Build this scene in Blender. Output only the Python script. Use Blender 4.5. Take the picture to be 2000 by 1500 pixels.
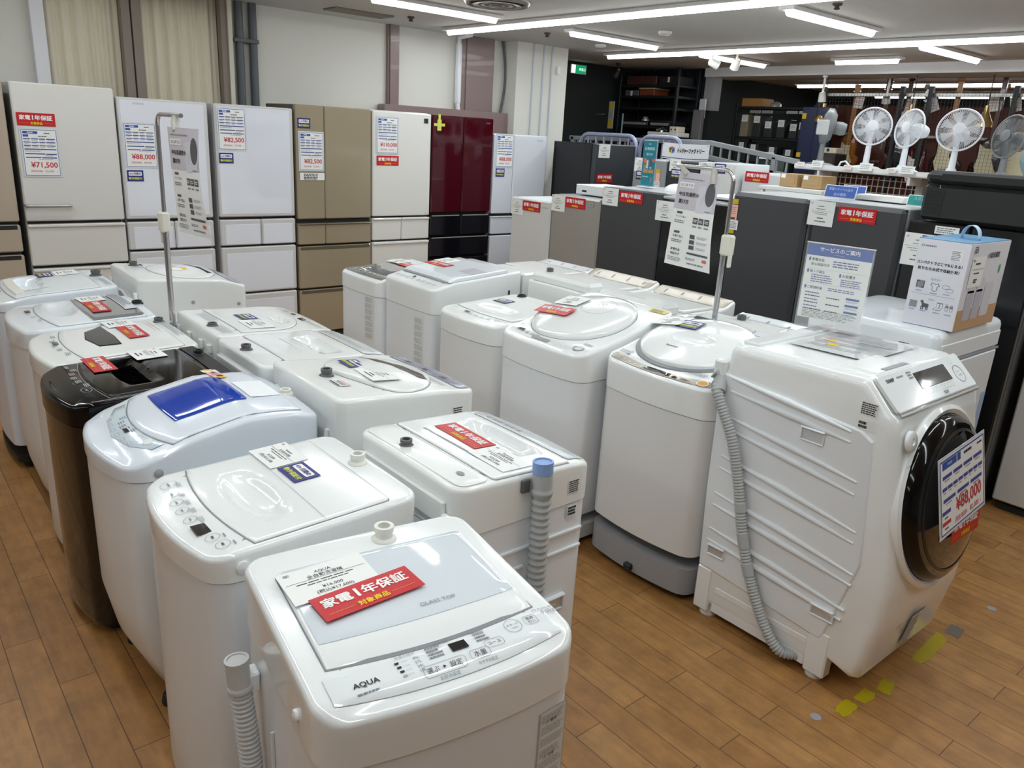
import bpy, math, random
from mathutils import Matrix, Vector
random.seed(7)
PI=math.pi
for o in list(bpy.data.objects): bpy.data.objects.remove(o)
SC=bpy.context.scene
COL=SC.collection
# ------------------------------------------------------------ camera, world, exposure
cam_d=bpy.data.cameras.new('camera'); cam=bpy.data.objects.new('camera',cam_d); COL.objects.link(cam)
cam_d.sensor_width=36; cam_d.lens=1529.1/2000*36; cam_d.clip_start=.02; cam_d.clip_end=100
cr=Vector((0.63669512,0.76905661,0.05631382)); cd=Vector((0.26966387,-0.15364374,-0.95061822)); cf=Vector((-0.72242696,0.62043978,-0.30521101))
cam.matrix_world=Matrix(((cr.x,-cd.x,-cf.x,0),(cr.y,-cd.y,-cf.y,0),(cr.z,-cd.z,-cf.z,1.8),(0,0,0,1)))
SC.camera=cam
wd=bpy.data.worlds.new('world'); SC.world=wd; wd.use_nodes=True
wd.node_tree.nodes['Background'].inputs[0].default_value=(.55,.6,.65,1); wd.node_tree.nodes['Background'].inputs[1].default_value=.0
SC.view_settings.view_transform='Standard'; SC.view_settings.look='None'; SC.view_settings.gamma=1; SC.view_settings.use_curve_mapping=False
SC.view_settings.exposure=0.0
SC.cycles.use_denoising=True
SC.cycles.max_bounces=7; SC.cycles.diffuse_bounces=4; SC.cycles.glossy_bounces=3; SC.cycles.transmission_bounces=4; SC.cycles.transparent_max_bounces=6
SC.cycles.caustics_reflective=False; SC.cycles.caustics_refractive=False; SC.cycles.sample_clamp_indirect=4
TUBE_W=3.9      # watts of light per metre of ceiling tube
# ------------------------------------------------------------ materials
def lin(h):
    if isinstance(h,str):
        h=h.lstrip('#'); c=[int(h[i:i+2],16)/255 for i in (0,2,4)]
    else: c=list(h)
    return tuple(x/12.92 if x<=.04045 else ((x+.055)/1.055)**2.4 for x in c)+(1,)
MT={}
def mat(n,col,rough=.4,metal=0,coat=0,alpha=1,trans=0,em=0,spec=.5,noise=0,bump=0,scale=20):
    if n in MT: return MT[n]
    m=bpy.data.materials.new(n); m.use_nodes=True; nt=m.node_tree; b=nt.nodes['Principled BSDF']
    c=lin(col); b.inputs['Base Color'].default_value=c; b.inputs['Roughness'].default_value=rough; b.inputs['Metallic'].default_value=metal
    b.inputs['Coat Weight'].default_value=coat; b.inputs['Coat Roughness'].default_value=.03; b.inputs['Alpha'].default_value=alpha
    b.inputs['Transmission Weight'].default_value=trans; b.inputs['Specular IOR Level'].default_value=spec
    if em: b.inputs['Emission Color'].default_value=c; b.inputs['Emission Strength'].default_value=em
    if noise or bump:
        tc=nt.nodes.new('ShaderNodeTexCoord'); nz=nt.nodes.new('ShaderNodeTexNoise'); nz.inputs['Scale'].default_value=scale; nz.inputs['Detail'].default_value=4
        nt.links.new(tc.outputs['Object'],nz.inputs['Vector'])
        if noise:
            mx=nt.nodes.new('ShaderNodeMixRGB'); mx.blend_type='MIX'; mx.inputs[1].default_value=tuple(x*(1-noise) for x in c[:3])+(1,); mx.inputs[2].default_value=tuple(min(1,x*(1+noise)) for x in c[:3])+(1,)
            nt.links.new(nz.outputs['Fac'],mx.inputs[0]); nt.links.new(mx.outputs[0],b.inputs['Base Color'])
        if bump:
            bp=nt.nodes.new('ShaderNodeBump'); bp.inputs['Strength'].default_value=bump; bp.inputs['Distance'].default_value=.002
            nt.links.new(nz.outputs['Fac'],bp.inputs['Height']); nt.links.new(bp.outputs[0],b.inputs['Normal'])
    MT[n]=m; return m
WHITE=mat('gloss white plastic','#eef1f1',.15,coat=.6,noise=.01)
WARMW=mat('warm white plastic','#ebedeb',.22,coat=.25,noise=.01)
COOLW=mat('cool white plastic','#e6ecf1',.16,coat=.4,noise=.01)
STEELW=mat('white painted steel','#e8ecf0',.27,coat=.15,noise=.01,scale=6)
GREYSTEEL=mat('pale grey painted steel','#dcdddd',.35,noise=.01)
PANEL=mat('glossy panel film','#e9eef0',.1,coat=.5)
GLASSW=mat('white backed glass','#dbe3ea',.04,coat=1)
GASK=mat('dark seam gasket','#85898c',.6)  # shade in the gap round a lid, put in as a dark ring
SEAM=mat('grey seam','#8d9194',.5)
INK=mat('black ink','#1b1c20',.6)
GINK=mat('grey ink','#7f868c',.6)
LINK=mat('light grey ink','#aab0b5',.6)
BLACKP=mat('gloss black plastic','#08080a',.1,coat=.1,spec=.3)
BLACKM=mat('matt black plastic','#141517',.5,bump=.15,scale=300)
DISP=mat('dark display window','#121012',.08,coat=.8)
SMOKE=mat('smoked lid window','#1c1b1b',.08,coat=.1,spec=.3)
GREYW=mat('grey smoked lid','#77797a',.08,coat=1)
HOSE=mat('grey hose plastic','#aeb1b1',.45)
INLET=mat('dark grey inlet plastic','#5b5c5c',.45)
INLETW=mat('ivory inlet plastic','#e4e3db',.4)
SILV=mat('satin silver','#b9b9b6',.3,metal=.6)
CHROME=mat('chrome','#c9cacc',.22,metal=1)
FOOT=mat('rubber foot','#26272a',.7)
TAN=mat('champagne panel','#b5aca0',.25,metal=.25)
BLUEWIN=mat('blue tinted window','#0c3fae',.06,coat=.3)
PAPER=mat('white card','#edeeec',.45); PAPERG=mat('clear laminate','#d9dde4',.1,coat=.6)
RED=mat('red print','#c3101d',.35); YEL=mat('yellow print','#f2cf1d',.4); ORG=mat('orange print','#e9a13a',.4)
WPR=mat('white print','#f6f4f2',.4); NAVY=mat('navy print','#23257c',.35); LIME=mat('lime print','#d8de4a',.4)
BLUE=mat('blue print','#2a56a8',.35); BLUED=mat('dark blue print','#3c4a96',.4); PRED=mat('price red print','#c43545',.4)
TEAL=mat('teal print','#17798a',.4); PINK=mat('pink paper','#eeb4a6',.6); YTAPE=mat('yellow tape','#c9ad21',.5)
# ------------------------------------------------------------ mesh building
class MB:
    def __init__(s): s.v=[];s.f=[];s.m=[];s.sm=[];s.mats=[]
    def mi(s,m):
        if m not in s.mats: s.mats.append(m)
        return s.mats.index(m)
    def add(s,vs,fs,m,smooth=False,M=None):
        o=len(s.v)
        if M is not None: vs=[tuple(M@Vector(p)) for p in vs]
        s.v+= [tuple(p) for p in vs]; k=s.mi(m)
        for f in fs: s.f.append([i+o for i in f]); s.m.append(k); s.sm.append(smooth)
        return s
    def box(s,x0,x1,y0,y1,z0,z1,m,b=0,M=None):
        if b<=0:
            v=[(x,y,z) for x in(x0,x1) for y in(y0,y1) for z in(z0,z1)]
            f=[(0,1,3,2),(4,6,7,5),(0,4,5,1),(2,3,7,6),(0,2,6,4),(1,5,7,3)]
            return s.add(v,f,m,False,M)
        c=((x0+x1)/2,(y0+y1)/2,(z0+z1)/2); h=((x1-x0)/2,(y1-y0)/2,(z1-z0)/2); b=min(b,min(h)*.95)
        v=[];idx={}
        for sx in(-1,1):
            for sy in(-1,1):
                for sz in(-1,1):
                    sg=(sx,sy,sz)
                    for ax in range(3):
                        p=[c[i]+sg[i]*(h[i] if i==ax else h[i]-b) for i in range(3)]
                        idx[sg,ax]=len(v); v.append(p)
        f=[]
        for ax in range(3):
            a,bb=[i for i in range(3) if i!=ax]
            for sg in(-1,1):
                q=[]
                for u,w in((-1,-1),(1,-1),(1,1),(-1,1)):
                    t=[0,0,0];t[ax]=sg;t[a]=u;t[bb]=w;q.append(idx[tuple(t),ax])
                f.append(q)
            for u in(-1,1):
                for w in(-1,1):
                    t0=[0,0,0];t0[a]=u;t0[bb]=w;t1=list(t0);t0[ax]=-1;t1[ax]=1
                    f.append([idx[tuple(t0),a],idx[tuple(t1),a],idx[tuple(t1),bb],idx[tuple(t0),bb]])
        for sx in(-1,1):
            for sy in(-1,1):
                for sz in(-1,1): f.append([idx[(sx,sy,sz),a] for a in range(3)])
        return s.add(v,f,m,False,M)
    def rings(s,R,m,cap0=False,cap1=False,smooth=True,closed=True,M=None):
        n=len(R[0]); v=[p for r in R for p in r]; f=[]
        for k in range(len(R)-1):
            for i in range(n if closed else n-1):
                j=(i+1)%n; f.append((k*n+i,k*n+j,(k+1)*n+j,(k+1)*n+i))
        if cap0: f.append(list(range(n))[::-1])
        if cap1: f.append([(len(R)-1)*n+i for i in range(n)])
        return s.add(v,f,m,smooth,M)
    def tube(s,path,r,m,n=10,closed=False,rf=None,M=None,caps=True):
        P=[Vector(p) for p in path]; R=[]; N=len(P); up=None
        for i,p in enumerate(P):
            a=P[i-1] if (i>0 or closed) else P[i]; b=P[(i+1)%N] if (i<N-1 or closed) else P[i]
            t=(b-a).normalized()
            if up is None:
                up=Vector((0,0,1)) if abs(t.z)<.9 else Vector((1,0,0))
            u=(up-t*up.dot(t)).normalized(); w=t.cross(u); up=u
            rr=rf(i/(N-1)) if rf else r
            R.append([tuple(p+(u*math.cos(2*PI*k/n)+w*math.sin(2*PI*k/n))*rr) for k in range(n)])
        if closed: R.append(R[0])
        return s.rings(R,m,caps and not closed,caps and not closed,True,True,M)
    def lathe(s,prof,m,n=24,M=None,cap=True):
        R=[[(r*math.cos(2*PI*k/n),r*math.sin(2*PI*k/n),z) for k in range(n)] for r,z in prof]
        return s.rings(R,m,cap,cap,True,True,M)
    def prism(s,poly,z0,z1,m,M=None,smooth=False):
        return s.rings([[(x,y,z0) for x,y in poly],[(x,y,z1) for x,y in poly]],m,True,True,smooth,True,M)
    def poly(s,pts,mp,m): return s.add([mp(*p) for p in pts],[list(range(len(pts)))],m)
    def rect(s,cx,cy,w,h,mp,m,rot=0,n=1):
        c,si=math.cos(rot),math.sin(rot)
        for i in range(n):
            a,b=-w/2+w*i/n,-w/2+w*(i+1)/n
            s.poly([(cx+c*x-si*y,cy+si*x+c*y) for x,y in((a,-h/2),(b,-h/2),(b,h/2),(a,h/2))],mp,m)
        return s
    def ring2(s,cx,cy,rx,ry,t,mp,m,n=24):
        o=[(cx+rx*math.cos(2*PI*i/n),cy+ry*math.sin(2*PI*i/n)) for i in range(n)]; q=[(cx+(rx-t)*math.cos(2*PI*i/n),cy+(ry-t)*math.sin(2*PI*i/n)) for i in range(n)]
        return s.rings([[mp(*p) for p in o],[mp(*p) for p in q]],m,smooth=False)
    def disc2(s,cx,cy,rx,ry,mp,m,n=24): return s.poly([(cx+rx*math.cos(2*PI*i/n),cy+ry*math.sin(2*PI*i/n)) for i in range(n)],mp,m)
    def frame2(s,cx,cy,w,h,t,mp,m,r=.003):
        o=rrect(cx,cy,w,h,r); q=rrect(cx,cy,w-2*t,h-2*t,max(r-t,.0003))
        return s.rings([[mp(*p) for p in o],[mp(*p) for p in q]],m,smooth=False)
    def patch(s,out,zf,th,m,nr=10,e=.004,c=None,mp=None):
        n=len(out); c=c or (sum(p[0] for p in out)/n,sum(p[1] for p in out)/n)
        L=[math.hypot(p[0]-c[0],p[1]-c[1]) for p in out]; R=[]
        def ring(d,k,dz):
            r=[]
            for p,l in zip(out,L):
                q=max(0,(1-d/l))*k; x,y=c[0]+(p[0]-c[0])*q,c[1]+(p[1]-c[1])*q; r.append((x,y,zf(x,y)+dz))
            return r
        R.append(ring(0,1,-th)); R.append(ring(0,1,-e)); R.append(ring(e*.3,1,-e*.3)); R.append(ring(e,1,0))
        for i in range(1,nr): R.append(ring(e,1-i/nr,0))
        R.append(ring(e,.002,0))
        return s.rings(R,m,False,True)
    def text(s,t,mp,cx,cy,m,em=.02,w=None,rot=0,bold=0,al='c',sq=1):
        v,f,W,H0,H1=glyphs(t,min(bold,.01)); ex=max(0,bold-.012); D=[(0,0)] if ex==0 else [(ex,ex),(-ex,ex),(ex,-ex),(-ex,-ex)]
        k=em if w is None else w/max(W,1e-6); c,si=math.cos(rot),math.sin(rot)
        ox=-W/2 if al=='c' else (0 if al=='l' else -W); oy=-(H0+H1)/2
        p0=Vector(mp(cx,cy)); nn=(Vector(mp(cx+.001,cy))-p0).cross(Vector(mp(cx,cy+.001))-p0).normalized()
        for j,(dx,dy) in enumerate(D):
            vs=[]
            for x,y in v:
                x=(x+ox+dx)*k; y=(y+oy+dy)*k*sq; vs.append(mp(cx+c*x-si*y,cy+si*x+c*y))
            s.add([tuple(Vector(q)+nn*(.00012*j)) for q in vs] if j else vs,f,m)
        return s
    def lines(s,cx,cy,w,h,n,mp,m,seed=0,fill=.55,rot=0,dash=True):
        r=random.Random(seed); c,si=math.cos(rot),math.sin(rot)
        for i in range(n):
            y=h/2-h*(i+.5)/n; x=-w/2; end=w/2*r.uniform(.55,1)
            while x<end:
                l=w*r.uniform(.05,.2) if dash else end-x
                l=min(l,end-x); a=x+l/2
                s.rect(cx+c*a-si*y,cy+si*a+c*y,l,h/n*fill,mp,m,rot); x+=l+w*.025
        return s
    def obj(s,name,parent=None,M=None,kind=None):
        me=bpy.data.meshes.new(name); me.from_pydata(s.v,[],s.f)
        for m in s.mats: me.materials.append(m)
        me.polygons.foreach_set('material_index',s.m); me.polygons.foreach_set('use_smooth',s.sm)
        me.update()
        if any(s.sm): me.set_sharp_from_angle(angle=math.radians(50))
        o=bpy.data.objects.new(name,me); COL.objects.link(o)
        if parent is not None: o.parent=parent
        if M is not None: o.matrix_local=M
        if kind: o['kind']=kind
        return o
_g={}
def glyphs(t,bold=0):
    k=(t,bold)
    if k in _g: return _g[k]
    cu=bpy.data.curves.new('t','FONT'); cu.body=t; cu.size=1; cu.offset=bold; cu.resolution_u=2; cu.fill_mode='FRONT'
    o=bpy.data.objects.new('t',cu); COL.objects.link(o); dg=bpy.context.evaluated_depsgraph_get(); dg.update()
    me=bpy.data.meshes.new_from_object(o.evaluated_get(dg)); v=[(p.co.x,p.co.y) for p in me.vertices]; f=[list(p.vertices) for p in me.polygons]
    bpy.data.objects.remove(o); bpy.data.curves.remove(cu); bpy.data.meshes.remove(me)
    x0=min(p[0] for p in v); v=[(p[0]-x0,p[1]) for p in v]
    _g[k]=(v,f,max(p[0] for p in v),min(p[1] for p in v),max(p[1] for p in v)); return _g[k]
def rrect(cx,cy,w,h,r,n=5):
    r=min(r,w/2,h/2); p=[]
    for sx,sy,a0 in((1,-1,-90),(1,1,0),(-1,1,90),(-1,-1,180)):
        for i in range(n+1):
            a=math.radians(a0+90*i/n); p.append((cx+sx*(w/2-r)+r*math.cos(a),cy+sy*(h/2-r)+r*math.sin(a)))
    return p
def plane(O,U,V,off=0):
    O,U,V=Vector(O),Vector(U).normalized(),Vector(V).normalized(); N=U.cross(V)*off
    return lambda u,v:tuple(O+U*u+V*v+N)
XY=lambda z:(lambda u,v:(u,v,z))
def tag(o,label,cat,group=None,kind=None):
    o['label']=label; o['category']=cat
    if group: o['group']=group
    if kind: o['kind']=kind
    return o
def thing(name,label,cat,M=None,group=None):
    o=bpy.data.objects.new(name,None); COL.objects.link(o); o.empty_display_size=.1
    if M is not None: o.matrix_world=M
    return tag(o,label,cat,group)
def T(x,y,z=0,yaw=0): return Matrix.Translation((x,y,z))@Matrix.Rotation(math.radians(yaw),4,'Z')
def copy_tree(o,M,label,group=None):
    c=o.copy(); COL.objects.link(c); c.matrix_world=M; c['label']=label
    if group: c['group']=group
    def rec(src,dst):
        for ch in src.children:
            d=ch.copy(); COL.objects.link(d); d.parent=dst; d.matrix_parent_inverse=ch.matrix_parent_inverse.copy(); rec(ch,d)
    rec(o,c); return c
# ------------------------------------------------------------ room
def struct(mb,name): return mb.obj(name,kind='structure')
fm=bpy.data.materials.new('oak plank floor'); fm.use_nodes=True
def floor_nodes(nt):
    N=nt.nodes; L=nt.links; b=N['Principled BSDF']
    def nd(t,**k):
        n=N.new(t)
        for a,v in k.items(): setattr(n,a,v)
        return n
    def val(n,i,v): n.inputs[i].default_value=v
    tc=nd('ShaderNodeTexCoord'); mp=nd('ShaderNodeMapping'); L.new(tc.outputs['Object'],mp.inputs['Vector'])
    val(mp,'Location',(.31,.032,0))
    br=nd('ShaderNodeTexBrick'); br.offset=.41; br.offset_frequency=2; L.new(mp.outputs[0],br.inputs['Vector'])
    val(br,'Scale',1); val(br,'Brick Width',.74); val(br,'Row Height',.1105); val(br,'Mortar Size',.0016); val(br,'Mortar Smooth',.3); val(br,'Bias',-.1)
    br.inputs['Color1'].default_value=lin('#a67743'); br.inputs['Color2'].default_value=lin('#b48650'); br.inputs['Mortar'].default_value=lin('#5d3f24')
    n1=nd('ShaderNodeTexNoise'); m2=nd('ShaderNodeMapping'); L.new(tc.outputs['Object'],m2.inputs['Vector']); val(m2,'Scale',(2.2,14,1)); L.new(m2.outputs[0],n1.inputs['Vector']); val(n1,'Scale',3); val(n1,'Detail',6)
    n2=nd('ShaderNodeTexNoise'); L.new(tc.outputs['Object'],n2.inputs['Vector']); val(n2,'Scale',9); val(n2,'Detail',8); val(n2,'Roughness',.65)
    rp=nd('ShaderNodeValToRGB'); L.new(n2.outputs['Fac'],rp.inputs[0]); rp.color_ramp.elements[0].position=.34; rp.color_ramp.elements[0].color=(.62,.6,.58,1); rp.color_ramp.elements[1].position=.62; rp.color_ramp.elements[1].color=(1.04,1.04,1.04,1)
    mu=nd('ShaderNodeMixRGB',blend_type='MULTIPLY'); val(mu,0,.75); L.new(br.outputs[0],mu.inputs[1]); L.new(rp.outputs[0],mu.inputs[2])
    r2=nd('ShaderNodeValToRGB'); L.new(n1.outputs['Fac'],r2.inputs[0]); r2.color_ramp.elements[0].position=.3; r2.color_ramp.elements[0].color=(.8,.77,.73,1); r2.color_ramp.elements[1].position=.7; r2.color_ramp.elements[1].color=(1.1,1.08,1.05,1)
    m3=nd('ShaderNodeMixRGB',blend_type='MULTIPLY'); val(m3,0,.8); L.new(mu.outputs[0],m3.inputs[1]); L.new(r2.outputs[0],m3.inputs[2]); L.new(m3.outputs[0],b.inputs['Base Color'])
    rr=nd('ShaderNodeMapRange'); L.new(n2.outputs['Fac'],rr.inputs[0]); val(rr,3,.3); val(rr,4,.5); L.new(rr.outputs[0],b.inputs['Roughness'])
    bu=nd('ShaderNodeBump'); val(bu,'Strength',.35); val(bu,'Distance',.001); L.new(br.outputs['Fac'],bu.inputs['Height']); bu.invert=True; L.new(bu.outputs[0],b.inputs['Normal'])
floor_nodes(fm.node_tree)
WALL=mat('cream painted wall','#e3e2da',.8,noise=.02,bump=.1,scale=40)
CEIL=mat('ceiling board','#cfcdc8',.85,noise=.03,scale=2)
BEAMM=mat('white beam paint','#eef1f4',.7,noise=.02)
BROWNP=mat('brown painted steel','#8a7672',.35,coat=.15,noise=.03)
BLKWALL=mat('black painted wall','#1b2326',.7,noise=.1,scale=5)
BRNWALL=mat('dark red brown board','#6a372c',.6,noise=.12,scale=8)
GREYWALL=mat('grey wall','#b9b9b6',.8,noise=.02)
struct(MB().box(-8.5,4.2,-4.2,14.2,-.1,0,fm),'floor')
CH=2.69
struct(MB().box(-8.5,4.2,-4.2,14.2,CH,CH+.1,CEIL),'ceiling')
struct(MB().box(-7.0,-6.88,-4.2,1.28,0,CH,WALL).box(-7.0,-6.88,2.63,5.6,0,CH,WALL),'wall_left')
struct(MB().box(-7.2,-6.95,1.28,2.63,0,CH,GREYWALL),'wall_recess')
struct(MB().box(-7.4,-6.66,5.53,6.24,0,CH,WALL).box(-7.4,-6.665,5.8,5.802,0,CH,SEAM),'wall_pillar')
cov=MB()
for y in (5.74,5.88,6.0): cov.box(-6.665,-6.645,y,y+.012,.0,CH,mat('pale blue duct cover','#c3cbd6',.4))
struct(cov,'trim_1')
struct(MB().box(-7.8,-7.64,6.2,8.5,0,CH,BLKWALL),'wall_dark_side')
struct(MB().box(-7.8,-6.5,8.47,8.6,0,CH,BLKWALL),'wall_dark_back')
bw=MB()
for i in range(28): bw.box(-7.62+i*.04,-7.605+i*.04,8.455,8.47,1.7,CH,mat('dark slat','#22262a',.5))
struct(bw,'trim_2')
struct(MB().box(-6.5,4.2,8.42,8.95,CH-.1,CH,BEAMM),'trim_3')
struct(MB().box(-6.5,-6.36,8.45,8.6,2.2,CH-.1,mat('grey post','#9b9c9e',.6)),'trim_4')
struct(MB().box(-7.2,4.2,13.2,13.4,0,CH,BLKWALL),'wall_back')
struct(MB().box(4.0,4.2,-4.2,13.3,0,CH,GREYWALL),'wall_right')
struct(MB().box(-7,4.2,-4.2,-4.0,0,CH,GREYWALL),'wall_front')
struct(MB().box(-7.2,-7.0,9.,13.3,0,CH,BLKWALL),'wall_far_left')
# posts and pipes on the left wall
struct(MB().box(-6.9,-6.8,1.2,1.29,0,CH,mat('white post','#e7e8ee',.4),.004),'trim_5')
struct(MB().box(-6.88,-6.84,4.115,4.235,0,CH,BROWNP).box(-6.86,-6.825,4.13,4.17,0,CH,BROWNP),'trim_6')
struct(MB().box(-6.88,-6.82,4.94,5.36,0,CH,BROWNP,.004).box(-6.84,-6.805,5.0,5.1,0,CH,BROWNP),'trim_7')
tr=MB(); tr.box(-6.88,-6.8,2.0-.2,2.0-.14,0,CH,mat('taupe window frame','#8b8076',.5)).box(-6.87,-6.79,1.87,1.93,0,CH,mat('taupe window frame',0))
tr.box(-6.9,-6.82,2.55,2.6,0,CH,mat('taupe window frame',0)).box(-6.9,-6.8,2.6,2.635,0,CH,mat('cream trim','#d9d4c4',.6))
struct(tr,'window_1')
# ------------------------------------------------------------ ceiling lights
TUBE=mat('lit led tube','#ffffff',.3,em=9); HOUS=mat('white lamp housing','#dcdcdc',.5)
def ceil_light(x,y,L,axis,label,group,w=1.0,z=CH):
    t=thing('ceiling_light',label,'ceiling light',T(x,y,z,0 if axis=='x' else 90),group)
    MB().box(-L/2-.04,L/2+.04,-.06,.06,-.028,-.0005,HOUS,.006).obj('housing',t)
    R=[]
    for i in range(13):
        a=PI*i/12; R.append((-.026*math.cos(a),-.03-.034*math.sin(a)))
    R+= [(.026,-.029),(-.026,-.029)]
    m=MB(); P=[[(xx,u,v) for u,v in R] for xx in(-L/2,-L/2+.001,L/2-.001,L/2)]
    m.rings([P[0],P[3]],TUBE,True,True,True); m.obj('tube',t)
    ld=bpy.data.lights.new('tube_light','AREA'); ld.shape='RECTANGLE'; ld.size=L; ld.size_y=.06; ld.energy=TUBE_W*L*w; ld.color=(.87,.975,1.0); ld.spread=PI
    lo=bpy.data.objects.new('tube_light',ld); COL.objects.link(lo); lo.parent=t; lo.location=(0,0,-.07); return t
LONG=[(4.56,-4.35,4.3,'long strip light nearest the wall pillar, running across the ceiling'),(6.7,-4.35,4.3,'second long strip light, in front of the dark instrument area')]
for y,x,L,lab in LONG:
    ceil_light(x,y,L,'x',lab,'long strip lights'); ceil_light(x+4.33,y,L,'x','continuation of the '+lab.split(',')[0]+' to the right','long strip lights')
for y in (2.42,.28,-1.86): ceil_light(0.0 if y>1 else -1.5,y,4.3,'x','long strip light over the washing machines, above the picture','long strip lights'); 
for y in (2.42,.28,-1.86): ceil_light(-4.4 if y>1 else -5.0,y,2.3,'x','short strip light at the curtain end, above the picture','long strip lights',.7)
sh=[(-5.42,3.69,'short tube light beside the round ceiling vent'),(-5.42,5.66,'short tube light between the two long strips, left'),(-5.38,7.42,'short tube light behind the second long strip, next to the spotlights'),(-3.2,5.5,'short tube light between the two long strips, right'),(-3.22,7.5,'short tube light behind the second long strip, right'),(-3.3,3.5,'short tube light cut by the top edge of the picture')]
for x,y,lab in sh: ceil_light(x,y,1.12,'y',lab,'short tube lights')
for x in (-1.0,):
    for y in (1.35,3.5,5.6): ceil_light(x,y,1.12,'y','short tube light above the camera side aisle','short tube lights')
for x in (-3.2,-5.4): 
    ceil_light(x,1.35,1.12,'y','short tube light above the washing machine rows','short tube lights',.8)
ceil_light(-4.15,7.85,.62,'x','single short tube light in front of the white ceiling beam','short tube lights',.6)
for i in range(6): ceil_light(-5.75+i*.86,9.95,.78,'x',['leftmost tube light of the far row over the guitars','second tube light of the far row over the guitars','third tube light of the far row over the guitars','fourth tube light of the far row over the guitars','fifth tube light of the far row over the guitars','rightmost tube light of the far row over the guitars'][i],'far tube lights',.8,2.64)
for i in range(5): ceil_light(-5.6+i*.9,11.8,.8,'x',['leftmost','second','third','fourth','rightmost'][i]+' tube light of the rearmost ceiling row','rearmost tube lights',.6,2.64)
# round ceiling vents, slot, smoke heads, spots
VENT=mat('vent metal','#8f8b86',.35,metal=.5); VDK=mat('vent throat','#4b443f',.7)
def vent(x,y,r,lab):
    t=thing('ceiling_vent',lab,'ceiling vent',T(x,y,CH),'round ceiling vents')
    MB().lathe([(r,0),(r,-.012),(r*.93,-.03),(r*.84,-.012),(r*.84,0)],VENT,40).obj('rim',t)
    MB().lathe([(r*.84,-.001),(r*.5,-.004),(.01,-.004)],VDK,32).obj('throat',t)
    for k in (.66,.44,.22): MB().lathe([(r*k,-.012),(r*k*1.12,-.03),(r*k*.9,-.03),(r*k*.8,-.012)],VENT,32,cap=False).obj('cone',t)
vent(-4.86,3.82,.24,'round metal ceiling vent at the top edge of the picture'); vent(-4.6,9.6,.26,'round metal ceiling vent over the guitars')
tag(MB().box(-6.53,-6.3,3.3,3.85,CH-.012,CH-.0005,mat('slot vent bronze','#7b7164',.6),.003).obj('slot_vent'),'long bronze coloured slot vent near the left wall','ceiling vent')
def smoke(x,y,lab,m=WARMW,r=.055):
    t=thing('smoke_detector',lab,'smoke detector',T(x,y,CH),'smoke detectors')
    MB().lathe([(r*.5,-.0005),(r,-.004),(r,-.02),(r*.75,-.034),(.002,-.038)],m,20).obj('body',t)
smoke(-6.0,6.05,'white smoke detector beside the wall pillar'); smoke(-4.75,5.55,'white smoke detector between the two long strips')
for x,y,lab in((-5.85,5.2,'small dark sprinkler head under the nearer long strip'),(-2.9,5.0,'small dark sprinkler head right of the nearer long strip'),(-6.2,3.95,'tiny dark ceiling hook near the left wall')):
    tag(MB().lathe([(.03,0),(.03,-.012),(.012,-.02),(.02,-.035),(.004,-.04)],VDK,12,T(x,y,CH)).obj('sprinkler'),lab,'sprinkler')
SPOT=mat('lit spot lamp','#ffe2b0',.3,em=12)
def spot(x,y,z,rx,rz,lab,on=True,body=WARMW,L=.06):
    t=thing('spotlight',lab,'spotlight',T(x,y,z),'spotlights')
    MB().lathe([(.03,0),(.03,-.02),(.012,-.025),(.012,-.02-L),(.02,-.025-L)],body,14).obj('stem',t)
    h=MB(); M=Matrix.Translation((0,0,-.04-L))@Matrix.Rotation(math.radians(rz),4,'Z')@Matrix.Rotation(math.radians(rx),4,'X')
    h.lathe([(.02,.03),(.035,.02),(.045,-.07),(.04,-.075)],body,18,M,cap=False); h.obj('lamp_head',t)
    MB().lathe([(.002,-.05),(.038,-.066),(.002,-.069)],SPOT if on else INLETW,16,M).obj('bulb',t)
spot(-5.32,6.98,CH,70,-30,'left head of the twin spotlight under the second long strip')
spot(-5.05,7.02,CH,35,60,'right head of the twin spotlight under the second long strip')
spot(-4.93,8.5,CH-.1,10,0,'white spotlight hanging in front of the instrument racks',L=.16)
spot(-4.45,9.0,CH,20,20,'bright warm spotlight among the guitars',L=.24)
spot(-7.2,7.6,CH,30,80,'small spotlight over the dark shelves',True,BLACKM)
# exit sign
ex=thing('exit_sign','small green and white emergency exit sign on the dark wall','exit sign',T(-7.615,7.33,2.6,90))
MB().box(-.13,.13,-.012,.02,-.055,.055,WARMW,.004).obj('case',ex)
mp=plane((0,-.0125,0),(1,0,0),(0,0,1))
e=MB().rect(0.03,0,.18,.095,mp,mat('lit green sign','#12a06c',.4,em=.8)); mq=plane((0,-.0135,0),(1,0,0),(0,0,1)); e.text('非常口',mq,.05,0,mat('lit white sign','#f4fff8',.4,em=1.2),w=.11); e.rect(-.1,0,.07,.095,mp,mat('lit white sign',0)); e.obj('panel',ex)
# curtains
CUR=mat('cream curtain cloth','#e6dfc9',.85,noise=.03,scale=8)
def curtain(y0,y1,lab,seed):
    r=random.Random(seed); n=int((y1-y0)*130); R=[]
    ph=[r.uniform(0,6) for _ in range(4)]
    prof=[]
    for i in range(n+1):
        y=y0+(y1-y0)*i/n; a=.014*math.sin(y*62+ph[0]+1.3*math.sin(y*9+ph[1]))+.008*math.sin(y*135+ph[2])
        prof.append((y,a))
    for k in range(9):
        z=.3+2.39*k/8; kk=.75+.35*(1-k/8)
        R.append([(-6.905+a*kk+.01*math.sin(z*1.7+y*5),y,z) for y,a in prof])
    m=MB(); m.rings(R,CUR,closed=False); o=m.obj('curtain'); tag(o,lab,'curtain')
    so=o.modifiers.new('solid','SOLIDIFY'); so.thickness=.003
curtain(1.3,1.8,'cream curtain left of the taupe window post',1); curtain(1.93,2.55,'cream curtain between the window post and the grey pipes',2)
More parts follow.
